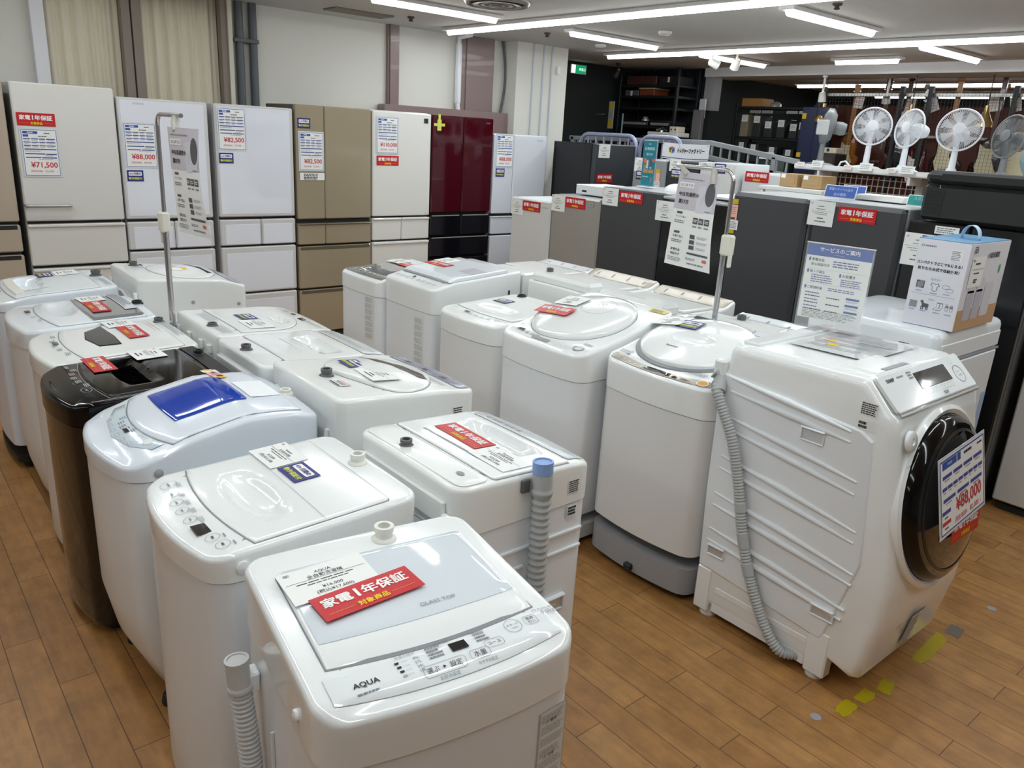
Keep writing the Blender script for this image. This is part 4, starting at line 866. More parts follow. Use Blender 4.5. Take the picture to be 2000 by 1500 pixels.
# control panel (sloping), frame: U=+y, V up the slope
V=Vector((-.105,0,.1)).normalized(); O=Vector((-.118,.322,1.078)); pm=lambda off:plane(O,(0,1,0),V,off)
g=MB(); p3=pm(.006); g.rings([[pm(-.004)(*q) for q in rrect(0,0,.60,.135,.012)],[p3(*q) for q in rrect(0,0,.60,.135,.012)],[pm(.008)(*q) for q in rrect(0,0,.592,.127,.01)]],PANEL,False,True,False); g.obj('control_panel',t)
g=MB(); g.rings([[pm(.0085)(*q) for q in rrect(.04,.012,.235,.062,.004)],[pm(.0095)(*q) for q in rrect(.04,.012,.233,.06,.004)]],DISP,False,True,False); g.obj('display',t)
g=MB(); q=pm(.0095); g.text('SHARP',q,-.235,.042,INK,w=.05,bold=.03); g.lines(-.165,.045,.045,.007,1,q,GINK,2,.8)
for i in range(4): g.frame2(-.055+.024*i,-.033,.02,.016,.0009,q,LINK,.004)
for i in range(4): g.frame2(.055+.026*i,-.033,.022,.018,.0012,q,SILV,.004)
g.ring2(.225,-.008,.034,.034,.003,q,SILV,32); g.text('スタート',q,.225,0,GINK,w=.034); g.text('一時停止',q,.225,-.014,GINK,w=.03); g.frame2(.215,.045,.024,.02,.0009,q,LINK,.004); g.lines(.06,-.053,.04,.012,2,q,GINK,5,.7); g.lines(-.1,.04,.03,.03,3,q,GINK,6,.6)
g.text('ヒートポンプ',pm(.0102),.12,.022,mat('dim grey ink','#5d5f60',.5),w=.06); g.obj('panel_marking',t)
g=MB(); g.rings([[ (lambda p:(p[0]+dx,p[1],p[2]+dz))(pm(.006)(u,-.072)) for u in (-.3,-.1,.1,.3)] for dx,dz in((0,0),(.006,-.004),(.004,-.012))],SILV,closed=False); g.obj('panel_trim',t)
# top: rear cover, detergent lid, instruction sticker under clear film
g=MB(); g.box(-.665,-.60,.04,.605,1.11,1.132,WHITE,.006); g.obj('rear_cover',t)
g=MB(); q=XY(1.1265); g.rect(-.42,.36,.3,.36,lambda u,v:(u,v,1.1262+(u+.675)*.0206-.002),mat('clear film','#e3e7e8',.05,coat=1)); q2=lambda u,v:(u,v,1.1272+(u+.675)*.0206-.002)
for k in range(4): g.lines(-.42+.0,.26+.07*k,.22,.05,5,q2,LINK,40+k,.35,rot=PI/2*0)
g.rect(-.46,.30,.05,.03,q2,YEL).rect(-.5,.36,.04,.02,q2,YEL).rect(-.36,.42,.12,.004,q2,INK); g.obj('film_sticker',t)
g=MB(); g.box(-.30,-.17,.06,.30,1.118,1.133,WHITE,.006); g.obj('detergent_lid',t)
g=MB(); q=lambda u,v:(u,v,1.1345); g.rect(-.185,.2,.02,.16,q,SEAM); g.obj('lid_seam',t)
# door
ND=Vector((1,0,.17)).normalized(); VD=Vector((-.17,0,1)).normalized(); OD=Vector((.0,.322,.70))
Md=Matrix((Vector((0,1,0)),VD,Vector((0,1,0)).cross(VD))).transposed().to_4x4(); Md=Matrix.Translation(OD)@Md
g=MB(); g.lathe([(.315,-.02),(.318,.004),(.305,.012),(.29,.006),(.288,-.02)],WHITE,64,Md,cap=False); g.obj('door_surround',t)
g=MB(); g.lathe([(.288,-.02),(.288,.012),(.276,.034),(.262,.044)],BLACKP,64,Md,cap=False); dr=g.obj('door',t)
g=MB(); g.lathe([(.262,.044),(.22,.056),(.14,.066),(.06,.071),(.001,.072)],mat('smoked door glass','#1a1612',.05,coat=1),64,Md,cap=True); g.obj('door_glass',dr)
g=MB(); g.lathe([(.245,.050),(.235,.054)],mat('dark door ring','#2b2724',.3),64,Md,cap=False); g.obj('glass_ring',dr)
g=MB(); g.lathe([(.034,-.004),(.034,.006),(.03,.009),(.012,.0095),(.01,.006),(.001,.006)],WHITE,28,Matrix.Translation((-.034,.07,.945))@Matrix.Rotation(PI/2-.2,4,'Y')); g.obj('release_button',t)
g=MB(); mB=lambda u,v:(-.03+.008,u,v); g.text('ドア開',lambda u,v:(-.0135,u,v),.045,.87,GINK,w=.03); g.obj('button_marking',t)
# lower front: service hatch and label
FV=Vector((.04,0,.215)).normalized(); fo=lambda off:plane((.0115,.3,.19),(0,1,0),FV,off)
g=MB(); g.frame2(-.06,0,.3,.15,.0025,fo(.0015),LINK,.012); g.obj('service_hatch',t)
g=MB(); g.rect(.02,.0,.085,.16,fo(.002),mat('grey printed film',0)); g.rect(.02,.075,.085,.014,fo(.0026),mat('dark grey print',0)); g.lines(.02,-.01,.078,.14,14,fo(.0026),GINK,3,.5); g.rect(.02,-.077,.085,.006,fo(.0026),mat('dark grey print',0)); g.rect(-.075,.03,.03,.02,fo(.002),SEAM); g.obj('safety_label',t)
hose(t,[(-.71,.02,.97),(-.70,-.03,.955),(-.67,-.045,.91),(-.60,-.04,.78),(-.545,-.035,.61),(-.50,-.035,.44),(-.44,-.035,.28),(-.36,-.035,.14),(-.29,-.025,.06),(-.24,.01,.05),(-.2,.05,.06)],.021,HOSE,pitch=.0115,cuff=.05,spans=[(.42,.45),(.52,.57),(.62,.66)])
MB().tube([(-.73,-.012,1.0),(-.71,.0,.985),(-.69,-.034,.94)],.026,HOSE,14).obj('hose_cuff',t)
g=MB(); g.box(-.735,-.69,-.02,.03,.985,1.05,WHITE,.006); g.obj('hose_hook',t)
def placeM(O,U,V):
    U=Vector(U).normalized(); V=Vector(V).normalized(); N=U.cross(V).normalized(); V=N.cross(U)
    M=Matrix((U,V,N)).transposed().to_4x4(); M.translation=Vector(O); return M
def sheet_land(price,net):
    w,h=.364,.257; m=MB().box(-w/2-.006,w/2+.006,-h/2-.006,h/2+.006,0,.0014,PAPERG); p=XY(.002); q=XY(.0026); s3=XY(.0032)
    m.rect(0,0,w,h,p,PAPER); m.frame2(0,0,w-.008,h-.008,.005,q,BLUE,.001)
    m.rect(-.105,.105,.11,.026,q,BLUE); m.text('SHARP',s3,-.105,.105,WPR,w=.036); m.rect(-.03,.105,.026,.026,q,BLUE); m.lines(.05,.105,.08,.01,1,q,INK,1,.9); m.lines(.14,.105,.04,.007,1,q,INK,2,.9)
    for k,(y,n) in enumerate(((.066,4),(.027,8),(-.012,3))):
        for i in range(n):
            ww=.33/n; m.rect(-.165+ww*(i+.5),y,ww*.86,.012,q,BLUED); m.lines(-.165+ww*(i+.5),y-.013,ww*.5,.005,1,q,GINK,k*9+i,.8)
    m.rect(-.135,-.052,.065,.013,q,BLUED).rect(-.135,-.088,.065,.013,q,PRED); m.lines(-.135,-.07,.03,.006,1,q,INK,5,.8); m.lines(-.135,-.106,.03,.006,1,q,INK,6,.8)
    m.text(price,q,.045,-.055,PRED,w=.21,bold=.02); m.text('(税抜価格¥',q,-.02,-.103,PRED,w=.1); m.text(net,q,.09,-.103,PRED,w=.075); m.text(')',q,.145,-.103,PRED,em=.018); return m
o=sheet_land('¥88,000','80,000').obj('price_sheet'); o.matrix_world=placeM((-.825,2.675,.79),(-.03,.995,.07),(-.2,-.08,.97)); tag(o,'large blue framed price sheet marked ¥88,000 on the round black door','price sheet','blue framed price sheets')
M=placeM((-.806,2.74,.635),(-.03,.995,-.03),(-.12,.05,.99))@Matrix.Scale(1.12,4); card('red',M,'red warranty card tucked below the price sheet on the round black door')
# ======================= dryer under the cardboard box =============
t=thing('drum_washing_machine','white drum machine carrying the cardboard box, behind the black door one','washing machine',T(-1.28,3.45))
R=[]
for z,k in((.04,.02),(.06,.004),(.98,.004),(.985,.012)): R.append([(x,y,z) for x,y in rrect(-.31,.36,.62-2*k,.72-2*k,.04-k*.5)])
MB().rings(R,COOLW,True,True).obj('cabinet',t)
R=[]
for z,k in((.99,.008),(.995,.0),(1.065,0),(1.085,.006),(1.094,.018),(1.098,.04)): R.append([(x,y,z) for x,y in rrect(-.31,.36,.62-2*k,.72-2*k,.05-k*.4)])
MB().rings(R,COOLW,True,True).obj('top_cover',t)
g=MB(); g.box(-.02,.004,.03,.69,.96,1.05,COOLW,.012); g.obj('control_panel',t)
g=MB(); g.box(-.005,.012,.06,.66,.3,.955,COOLW,.012); d=g.obj('door',t); g=MB(); g.box(.010,.018,.6,.64,.5,.75,mat('pale blue handle','#9fb2d6',.3),.004); g.obj('door_handle',d)
g=MB(); g.box(.002,.008,.03,.69,.952,.962,SEAM); g.obj('door_gap',t)
g=MB(); mp=lambda u,v:(.0135,u,v); g.rect(.5,.6,.08,.12,mp,PAPER); g.lines(.5,.6,.07,.1,8,lambda u,v:(.0142,u,v),GINK,3,.5); g.obj('safety_label',t)
g=MB(); g.rect(-.14,1.02,.06,.03,lambda u,v:(u,-.0006,v),PAPER); g.lines(-.14,1.02,.05,.022,3,lambda u,v:(u,-.0012,v),INK,5,.6); g.obj('rating_label',t)
g=MB(); g.box(-.06,-.03,.6,.64,1.098,1.115,SILV,.004); g.obj('knob',t)
for x,y in((-.05,.08),(-.05,.64),(-.57,.08),(-.57,.64)): MB().lathe([(.03,0),(.03,.05)],SEAM,12,T(x,y)).obj('foot',t)
# ======================= cardboard box with carry strap ============
t=thing('cardboard_box','printed box with a light blue carry strap on top of the white drum machine','box',T(-1.485,3.53,1.1,0))
BX=mat('pale lilac printed card','#dcdce4',.5); BXT=mat('blue printed card','#5f8fb5',.5); BXB=mat('tan printed card','#c19c74',.55)
w,d,h=.215,.43,.37
MB().box(0,w,0,d,0,h,BX,.0015).obj('carton',t)
MB().box(0.001,w-.001,.001,d-.001,h,h+.003,BXT).obj('lid',t)
g=MB(); q=plane((0,-.0008,0),(1,0,0),(0,0,1)); q2=plane((0,-.0014,0),(1,0,0),(0,0,1)); LB=mat('light blue print','#8fb1d8',.5)
g.text('コンパクトでどこでも使える！',q,.105,.272,INK,w=.185,bold=.03); g.text('折りたたみ式で収納便利！',q,.105,.247,INK,w=.17,bold=.03)
g.ring2(.022,.342,.006,.006,.002,q,mat('green print','#3f9a58',.5),16); g.lines(.06,.342,.055,.007,1,q,GINK,3,.9); g.rect(.165,.315,.045,.045,q,PAPER); g.lines(.165,.315,.04,.04,6,q2,GINK,5,.5)
g.text('油性洗い',q,.105,.205,LB,w=.045); g.text('手洗い',q,.105,.118,LB,w=.03); g.rect(.105,.138,.18,.0015,q,LINK)
g.rect(.045,.178,.034,.032,q,mat('dark grey print',0))
for k in range(6): g.rect(.045,.166+k*.005,.03,.0013,q2,BX,rot=.5)
g.poly([(.092,.192),(.1,.188),(.112,.188),(.12,.192),(.126,.18),(.118,.176),(.116,.158),(.106,.154),(.096,.158),(.094,.176),(.086,.18)],q,GINK); g.poly([(.095,.189),(.1,.1855),(.112,.1855),(.117,.189),(.122,.1805),(.1155,.178),(.1135,.16),(.106,.157),(.0985,.16),(.0965,.178),(.09,.1805)],q2,BX)
for x,y in((.152,.18),(.168,.168)): g.frame2(x,y,.03,.016,.0014,q,GINK,.006)
g.rect(.032,.09,.032,.03,q,SEAM)
for x in(.068,.075,.088,.094): g.rect(x,.077,.004,.014,q,mat('dark grey print',0))
g.poly([(.065,.1),(.07,.092),(.066,.082),(.096,.082),(.098,.096),(.09,.099),(.076,.099),(.074,.108),(.068,.112),(.06,.106)],q,mat('dark grey print',0))
for x in(.13,.143): g.poly([(x,.112),(x+.012,.112),(x+.012,.092),(x+.002,.078),(x-.012,.076),(x-.012,.084),(x-.001,.09)],q,GINK); g.poly([(x+.0015,.108),(x+.0105,.108),(x+.0105,.092),(x+.001,.08),(x-.01,.078),(x-.01,.083),(x+.0005,.089)],q2,BX)
for x in(.172,.19): g.ring2(x,.096,.007,.016,.0015,q,GINK,16); g.rect(x,.1,.011,.01,q,GINK)
for x,y in((.045,.15),(.106,.146),(.16,.15),(.032,.066),(.08,.066),(.135,.066),(.182,.066)): g.lines(x,y,.03,.006,1,q,LB,int(x*999),.8)
g.obj('front_print',t)
g=MB(); q=plane((w+.0008,0,0),(0,1,0),(0,0,1)); q2=plane((w+.0014,0,0),(0,1,0),(0,0,1)); q3=plane((w+.002,0,0),(0,1,0),(0,0,1))
g.rect(.215,.045,.43,.09,q,BXB); LIL=mat('lilac grey print','#b6b6c4',.5)
for x in(.1,.19): g.poly(rrect(x,.105,.075,.13,.012),q2,LIL); g.poly(rrect(x,.19,.07,.06,.008),q2,mat('pale grey print','#cfd0d8',.5))
g.poly(rrect(.29,.12,.09,.15,.012),q2,mat('pale grey print',0)); g.lines(.06,.345,.04,.03,4,q2,INK,4,.6); g.text('小型洗濯機',q2,.26,.315,INK,w=.13,bold=.015); g.disc2(.36,.25,.01,.02,q2,mat('green print',0)); g.obj('side_print',t)
g=MB(); g.rect(.11,.25,.14,.13,q3,PAPER); q4=plane((w+.0026,0,0),(0,1,0),(0,0,1)); g.rect(.11,.262,.13,.0015,q4,INK); g.lines(.11,.285,.06,.008,1,q4,INK,3,.9); g.lines(.11,.245,.07,.006,1,q4,INK,4,.9); g.lines(.11,.212,.04,.02,2,q4,INK,5,.7); g.lines(.06,.3,.02,.01,1,q4,GINK,7,.9); g.obj('price_label',t)
R=[]
for i in range(17):
    a=PI*i/16; R.append([(w*.6+.045*math.cos(a)+.0,.2+dy-.02*math.cos(a),h+.001+.062*math.sin(a)**.8) for dy in(-.017,.017)])
g=MB(); g.rings(R,mat('light blue strap','#b5d3ea',.5),closed=False); o=g.obj('carry_strap',t); so=o.modifiers.new('s','SOLIDIFY'); so.thickness=.003
# ======================= acrylic service sign ======================
t=thing('acrylic_sign','clear acrylic stand with a blue headed service notice on the front loading machine','sign',placeM((-1.49,2.88,1.128),(.985,.17,0),(0,0,1)))
# local x = right, y = up, z = towards viewer
ACR=mat('clear acrylic','#f4f8fa',.03,alpha=.1,coat=.3)
g=MB(); g.box(-.128,.128,.0,.335,-.0045,-.0025,ACR).box(-.128,.128,.0,.335,.0012,.003,ACR).box(-.128,.128,.333,.3365,-.0045,.003,mat('acrylic edge','#f6f8f8',.1)); g.obj('holder',t)
g=MB(); g.box(-.128,.128,.0,.004,-.06,.05,ACR); g.obj('base',t)
g=MB(); g.box(-.122,.122,.062,.352,-.0022,.0,PAPER); q=XY(.0004); q2=XY(.0009)
g.rect(0,.329,.244,.044,q,BLUE); g.text('サービスのご案内',q2,0,.333,WPR,w=.15,bold=.012); g.rect(0,.316,.04,.0012,q2,LINK)
def hd(x,y,tx,w): g.rect(x-.008,y,.007,.013,q,BLUE); g.text(tx,q,x,y,INK,w=w,bold=.012,al='l')
hd(-.1,.292,'家電全品',.048); g.text('安心保証付き',q,-.1,.274,INK,w=.07,bold=.012,al='l'); g.lines(.04,.282,.115,.028,3,q,BLUED,3,.45)
hd(-.1,.246,'軽トラ貸出',.056); g.lines(-.05,.22,.085,.034,4,q,BLUED,4,.4); hd(.025,.242,'お取置き',.048); g.lines(.062,.216,.08,.03,4,q,BLUED,6,.4); g.rect(0,.257,.22,.0007,q,LINK).rect(0,.2,.22,.0007,q,LINK)
hd(-.1,.184,'ご配送料金',.058); g.lines(.04,.184,.12,.014,2,q,BLUED,8,.45)
for k in range(3):
    y=.163-.026*k; g.lines(-.075,y,.06,.006,1,q,BLUED,10+k,.7); g.lines(-.07,y-.012,.07,.006,1,q,INK,13+k,.7); g.lines(.01,y-.012,.06,.006,1,q,INK,16+k,.7); g.rect(.078,y-.004,.05,.008,q,BLUE); g.lines(.078,y-.015,.045,.007,2,q,GINK,19+k,.4)
g.lines(0,.083,.21,.034,6,q,GINK,30,.4); nt_=g.obj('notice',t); nt_.location=(0,-.02,0)
# ======================= refrigerators =============================
DKGAP=mat('dark door gap','#1d1e20',.6)
def fridge(label,M,w,d,h,body,doors,group=None,logo=None,foot=True):
    t=thing('refrigerator',label,'refrigerator',M,group)
    MB().box(.006,w-.006,.056,d,.03,h-.006,body,.006).obj('cabinet',t)
    MB().box(.015,w-.015,.045,.058,.03,h-.012,DKGAP).obj('door_gasket',t)
    MB().box(.03,w-.03,.03,d-.03,.0,.035,FOOT).obj('base',t)
    for D in doors:
        x0,x1,z0,z1,m=D[:5]; o=D[5] if len(D)>5 else {}
        g=MB(); nm=o.get('name','door' if z1-z0>.4 else 'drawer')
        g.box(x0+.002,x1-.002,0,.05,z0+.003,z1-.003,m,o.get('b',.008)); 
        for tx,cx,cz,ww,mm in o.get('text',[]): g.text(tx,plane((0,-.0008 if 'glass' not in o else -.0028,0),(1,0,0),(0,0,1)),cx,cz,mm,w=ww)
        dr=g.obj(nm,t)
        if 'glass' in o:
            gm,a,b_,c_,e_=o['glass']; g=MB(); g.box(x0+a,x1-b_,-.002,.01,z0+c_,z1-e_,gm,.0015); g.obj('glass_panel',dr)
        if 'grip' in o:   # pull lip along the top
            g=MB(); zz=z1-.003; g.box(x0+.004,x1-.004,-.012,.01,zz-o['grip'],zz,o.get('gm',m),.006); g.obj('grip',dr)
        if 'recess' in o:
            g=MB(); g.box(x0+.02,x1-.02,-.0015,.01,z1-.003-o['recess'],z1-.006,o.get('gm',DKGAP),.001); g.obj('grip_recess',dr)
        if 'bar' in o:
            xa,xb,zb=o['bar']; g=MB(); g.tube([(xa,.002,zb),(xa,-.035,zb),(xa+.015,-.045,zb),(xb-.015,-.045,zb),(xb,-.035,zb),(xb,.002,zb)],.011,o.get('gm',SILV),8); g.obj('handle',dr)
    return t
RX=-6.13
def RM(y,x=RX): return T(x,y,0,90)
TAUPE=mat('taupe lacquer','#b5a796',.3,coat=.2); TAUPED=mat('dark taupe lacquer','#83776b',.35)
MATW=mat('matt white lacquer','#d9d8d4',.45); SILW=mat('silver white frame','#cfcfd0',.35); GLW=mat('bluish white glass','#e6eaf4',.05,coat=1)
GOLD=mat('brown gold glass','#a49880',.14,metal=.1,coat=.4); GOLDD=mat('brown gold frame','#6f6657',.35,metal=.4); CREAM=mat('cream white lacquer','#e3e2de',.3,coat=.2)
REDG=mat('deep red glass','#430613',.06,coat=.15); BLKG=mat('black violet glass','#0f0d14',.08,coat=.2); GW2=mat('cool white glass','#dde1ea',.06,coat=1)
DARKB=mat('dark fridge side','#232324',.4); DG=mat('dark grey matt door','#3d3e41',.42,coat=.05); DGB=mat('blue grey matt door','#383c40',.42); BLKF=mat('black fridge door','#0c0d0f',.2,coat=.1); STL=mat('brushed steel door','#a5a098',.3,metal=.3,noise=.05,scale=3)
TINY=mat('tiny grey print','#8b8f96',.5)
fridge('taupe refrigerator cut by the left edge of the picture',RM(.20),.68,.58,1.93,DARKB,[(0,.68,1.05,1.925,TAUPE),(0,.68,.85,1.035,TAUPE,dict(recess=.03)),(0,.68,.55,.835,TAUPE,dict(recess=.03)),(0,.68,.06,.54,TAUPE,dict(recess=.05,gm=TAUPED))])
fridge('matt white refrigerator with a bar handle, marked ¥71,500',RM(.915),.615,.58,1.94,MATW,[(0,.615,1.05,1.935,MATW,dict(bar=(.01,.27,1.158),gm=SILV)),(0,.615,.75,1.035,MATW,dict(grip=.022)),(0,.615,.42,.735,MATW,dict(grip=.022)),(0,.615,.05,.41,MATW,dict(grip=.022))])
def hita(y,label):
    gl=lambda a=.02,b=.03,c=.025,e=.02:(GLW,a,b,c,e)
    fridge(label,RM(y),.62,.58,1.89,SILW,[(0,.62,1.05,1.885,SILW,dict(glass=gl(),text=[('HITACHI',.14,1.845,.07,TINY)])),(0,.33,.83,1.035,SILW,dict(glass=gl(.04,.015,.01,.04))),(.33,.62,.83,1.035,SILW,dict(glass=gl(.015,.03,.01,.04))),(0,.62,.45,.82,SILW,dict(glass=gl(.04,.03,.015,.05))),(0,.62,.05,.44,SILW,dict(glass=gl(.04,.03,.015,.05)))])
hita(1.54,'white glass refrigerator behind the left chrome stand, marked ¥88,000'); hita(2.205,'white glass refrigerator next to the brown gold one, marked ¥82,500')
fridge('brown gold glass refrigerator with double doors',RM(2.845),.685,.58,1.925,GOLDD,[(0,.25,1.02,1.92,GOLD),(.25,.685,1.02,1.92,GOLD,dict(text=[('Panasonic',.56,1.05,.09,TINY)])),(0,.25,.81,.99,GOLD,dict(grip=.012,gm=GOLDD)),(.25,.685,.81,.99,GOLD,dict(grip=.012,gm=GOLDD)),(0,.685,.44,.80,GOLD,dict(recess=.03,gm=GOLDD)),(0,.685,.05,.43,GOLD,dict(recess=.03,gm=GOLDD))])
fridge('cream white refrigerator with drawers, marked ¥110,000',RM(3.54),.6,.58,1.925,CREAM,[(0,.6,1.03,1.915,CREAM,dict(text=[('SHARP',.56,1.05,.03,TINY)])),(0,.3,.82,1.02,CREAM,dict(grip=.02)),(.3,.6,.82,1.02,CREAM,dict(grip=.02)),(0,.6,.42,.81,CREAM,dict(grip=.025)),(0,.6,.05,.41,CREAM,dict(grip=.025))])
tag(MB().box(-.02,.02,-.02,.02,0,.004,INK).obj('logo_plate'),'small black logo plate on the cream white refrigerator','logo plate').matrix_world=placeM((-6.1285,4.08,1.855),(0,1,0),(0,0,1))
fridge('deep red and black glass refrigerator with double doors',RM(4.15),.7,.58,1.92,BLKF,[(0,.35,1.05,1.915,REDG),(.35,.7,1.05,1.915,REDG,dict(text=[('SHARP',.63,1.87,.05,TINY)])),(0,.35,.84,1.035,BLKG,dict(recess=.012,gm=SILV)),(.35,.7,.84,1.035,BLKG,dict(recess=.012,gm=SILV)),(0,.7,.64,.83,BLKG,dict(recess=.012,gm=SILV)),(0,.7,.05,.63,BLKG)])
fridge('white glass refrigerator with narrow and wide doors beside the wall pillar',RM(4.865),.68,.42,1.79,SILW,[(0,.25,1.03,1.785,GW2),(.25,.68,1.03,1.785,GW2,dict(text=[('Panasonic',.58,1.74,.08,TINY)])),(0,.68,.83,1.01,GW2,dict(grip=.012,gm=SILW)),(0,.68,.42,.82,GW2),(0,.68,.05,.41,GW2)])
def FC(kind,y,z,label,x=-6.13,up=.003,**k): return card(kind,placeM((x+up,y,z),(0,1,0),(0,0,1)),label,**k)
FC('red',1.045,1.707,'red warranty card on the matt white refrigerator'); FC('sheet',1.05,1.498,'blue framed price sheet marked ¥71,500',price='¥71,500',net='65,000')
FC('sheet',1.675,1.566,'blue framed price sheet marked ¥88,000 beside the left chrome stand',price='¥88,000',net='80,000',up=.004); FC('blue',1.622,1.358,'navy guarantee card below the ¥88,000 sheet beside the left chrome stand',up=.004)
FC('sheet',2.332,1.705,'blue framed price sheet marked ¥82,500 on the white glass refrigerator',price='¥82,500',net='75,000',up=.004); FC('blue',2.279,1.495,'navy guarantee card below the ¥82,500 sheet on white glass',up=.004)
FC('blue',2.916,1.779,'navy guarantee card above the price sheet on the brown gold refrigerator'); FC('sheet',2.976,1.563,'blue framed price sheet marked ¥82,500 on the brown gold refrigerator',price='¥82,500',net='75,000',seed=5)
g=MB().box(-.108,.108,-.029,.029,0,.0011,PAPER); g.lines(0,0,.15,.05,4,XY(.0017),INK,3,.6); o=g.obj('notice_card'); o.matrix_world=placeM((RX+.003,2.98,1.366),(0,1,0),(0,0,1)); tag(o,'white notice card under the price sheet on the brown gold refrigerator','notice card')
FC('sheet',3.685,1.717,'blue framed price sheet marked ¥110,000',price='¥110,000',net='100,000'); FC('red',3.69,1.508,'red warranty card below the ¥110,000 sheet')
FC('sheet',4.993,1.628,'blue framed price sheet marked ¥88,000 on the white glass refrigerator beside the pillar',price='¥88,000',net='80,000',seed=9); FC('blue',4.949,1.424,'navy guarantee card on the white glass refrigerator beside the pillar')
g=MB().box(-.022,.022,-.05,.045,0,.001,mat('yellow green tape','#cdd35c',.5)).box(-.06,.06,-.012,.012,.001,.0016,mat('yellow green tape',0)).box(-.012,.012,.045,.09,0,.001,mat('yellow green tape',0)); o=g.obj('tape_cross'); o.matrix_world=placeM((RX+.003,4.222,1.83),(0,1,0),(0,0,1)); tag(o,'yellow tape cross on the deep red refrigerator','tape')
# block of half height fridges, facing the camera side
FY=4.35
def HF(label,x0,w,h,body,doors,y=FY,d=.58): return fridge(label,T(x0,y,0,0),w,d,h,body,doors,None)
HF('small white refrigerator with a red card, left end of the low refrigerator row',-5.205,.49,1.295,mat('white fridge side','#e3e6e8',.35),[(0,.49,.05,1.29,mat('off white door','#d6d6d4',.4),dict(text=[('HITACHI',.42,1.235,.07,TINY)]))])
HF('brushed steel small refrigerator in the low refrigerator row',-4.71,.535,1.362,mat('silver fridge side','#a5a6a8',.35,metal=.3),[(0,.535,.05,1.358,STL,dict(text=[],b=.012))])
HF('dark grey refrigerator with a red card, beside the brushed steel one',-4.17,.585,1.465,mat('grey fridge side','#a9abae',.4),[(0,.585,.05,1.462,DG,dict(b=.01))],d=.6)
HF('black glossy refrigerator behind the right chrome stand',-3.58,.54,1.455,mat('grey fridge side',0),[(0,.54,.05,1.45,BLKF,dict(text=[('TOSHIBA',.08,1.42,.07,TINY)],grip=.02,gm=mat('silver top trim','#b4b7b9',.3,metal=.3)))],d=.6)
HF('dark grey refrigerator with a pink tag, right of the right chrome stand',-3.03,.535,1.53,mat('grey fridge side',0),[(0,.535,.05,1.527,DG,dict(b=.025))],d=.6)
HF('dark grey refrigerator with a white price card and a red card',-2.47,.545,1.535,mat('grey fridge side',0),[(0,.545,.05,1.53,DG,dict(b=.025))],d=.6)
HF('tall black refrigerator under the portable cooler',-1.9,.63,1.485,BLKF,[(0,.31,.05,1.48,BLKF),(.31,.63,.05,1.48,BLKF)],d=.62)
HF('white refrigerator at the right edge of the picture',-1.255,.7,1.85,mat('white fridge side',0),[(0,.7,.05,1.845,mat('off white door',0))],y=4.56,d=.6)
def HC(kind,x,z,label,y=FY,**k): 
    return card(kind,placeM((x,y-.003,z),(1,0,0),(0,0,1)),label,**k)
PW=dict(w=.155,h=.125)
HC('price',-5.125,1.21,'white price card on the small white refrigerator',seed=41,**PW); HC('red',-4.95,1.232,'red warranty card on the small white refrigerator')
HC('price',-4.63,1.29,'white price card on the brushed steel refrigerator',seed=42,**PW); HC('red',-4.44,1.31,'red warranty card on the brushed steel refrigerator')
g=MB().box(-.024,.024,-.016,.016,0,.002,SILV); g.text('Haier',XY(.0026),0,0,INK,w=.03); o=g.obj('badge'); o.matrix_world=placeM((-4.265,FY-.003,1.315),(1,0,0),(0,0,1)); tag(o,'small maker badge on the brushed steel refrigerator','badge')
HC('price',-4.075,1.392,'white price card on the dark grey refrigerator beside the steel one',seed=43,**PW); HC('red',-3.875,1.405,'red warranty card on the dark grey refrigerator beside the steel one')
HC('price',-3.55,1.345,'white price card on the black glossy refrigerator',y=FY-.001,seed=44,w=.165,h=.135); HC('blue',-3.41,1.365,'navy guarantee card on the black glossy refrigerator, half behind the hanging leaflet',y=FY-.001)
M0=placeM((-3.0,FY-.003,1.40),(1,0,0),(0,0,1)); g=MB().box(-.03,.03,-.05,.045,0,.001,PINK).box(-.045,.045,-.11,-.05,0,.0011,PAPER).box(-.028,.028,.05,.08,0,.001,YTAPE).box(-.022,.022,-.135,-.11,0,.001,YTAPE); g.rect(0,-.04,.035,.014,XY(.0016),mat('dark red print',0)); g.lines(0,-.08,.075,.045,5,XY(.0016),GINK,4,.5); g.lines(0,.01,.045,.05,4,XY(.0016),GINK,6,.3); o=g.obj('sale_tag'); o.matrix_world=M0; tag(o,'pink and white tag on the dark grey refrigerator right of the chrome stand','tag')
HC('price',-2.405,1.455,'white price card on the dark grey refrigerator at the right of the row',seed=46,w=.16,h=.14); HC('red',-2.19,1.468,'red warranty card on the dark grey refrigerator at the right of the row')
HC('price',-1.82,1.33,'white price card on the tall black refrigerator, half behind the box',seed=47,w=.17,h=.17)
g=MB().box(-.06,.06,-.02,.02,0,.0011,PAPER); g.lines(0,0,.1,.03,3,XY(.0017),GINK,5,.5); o=g.obj('notice_card'); o.matrix_world=placeM((-1.70,FY-.003,1.445),(1,0,0),(0,0,1)); tag(o,'narrow white card on the tall black refrigerator above the box','notice card'); 
HC('blue',-1.76,1.37,'navy guarantee card on the tall black refrigerator behind the box')
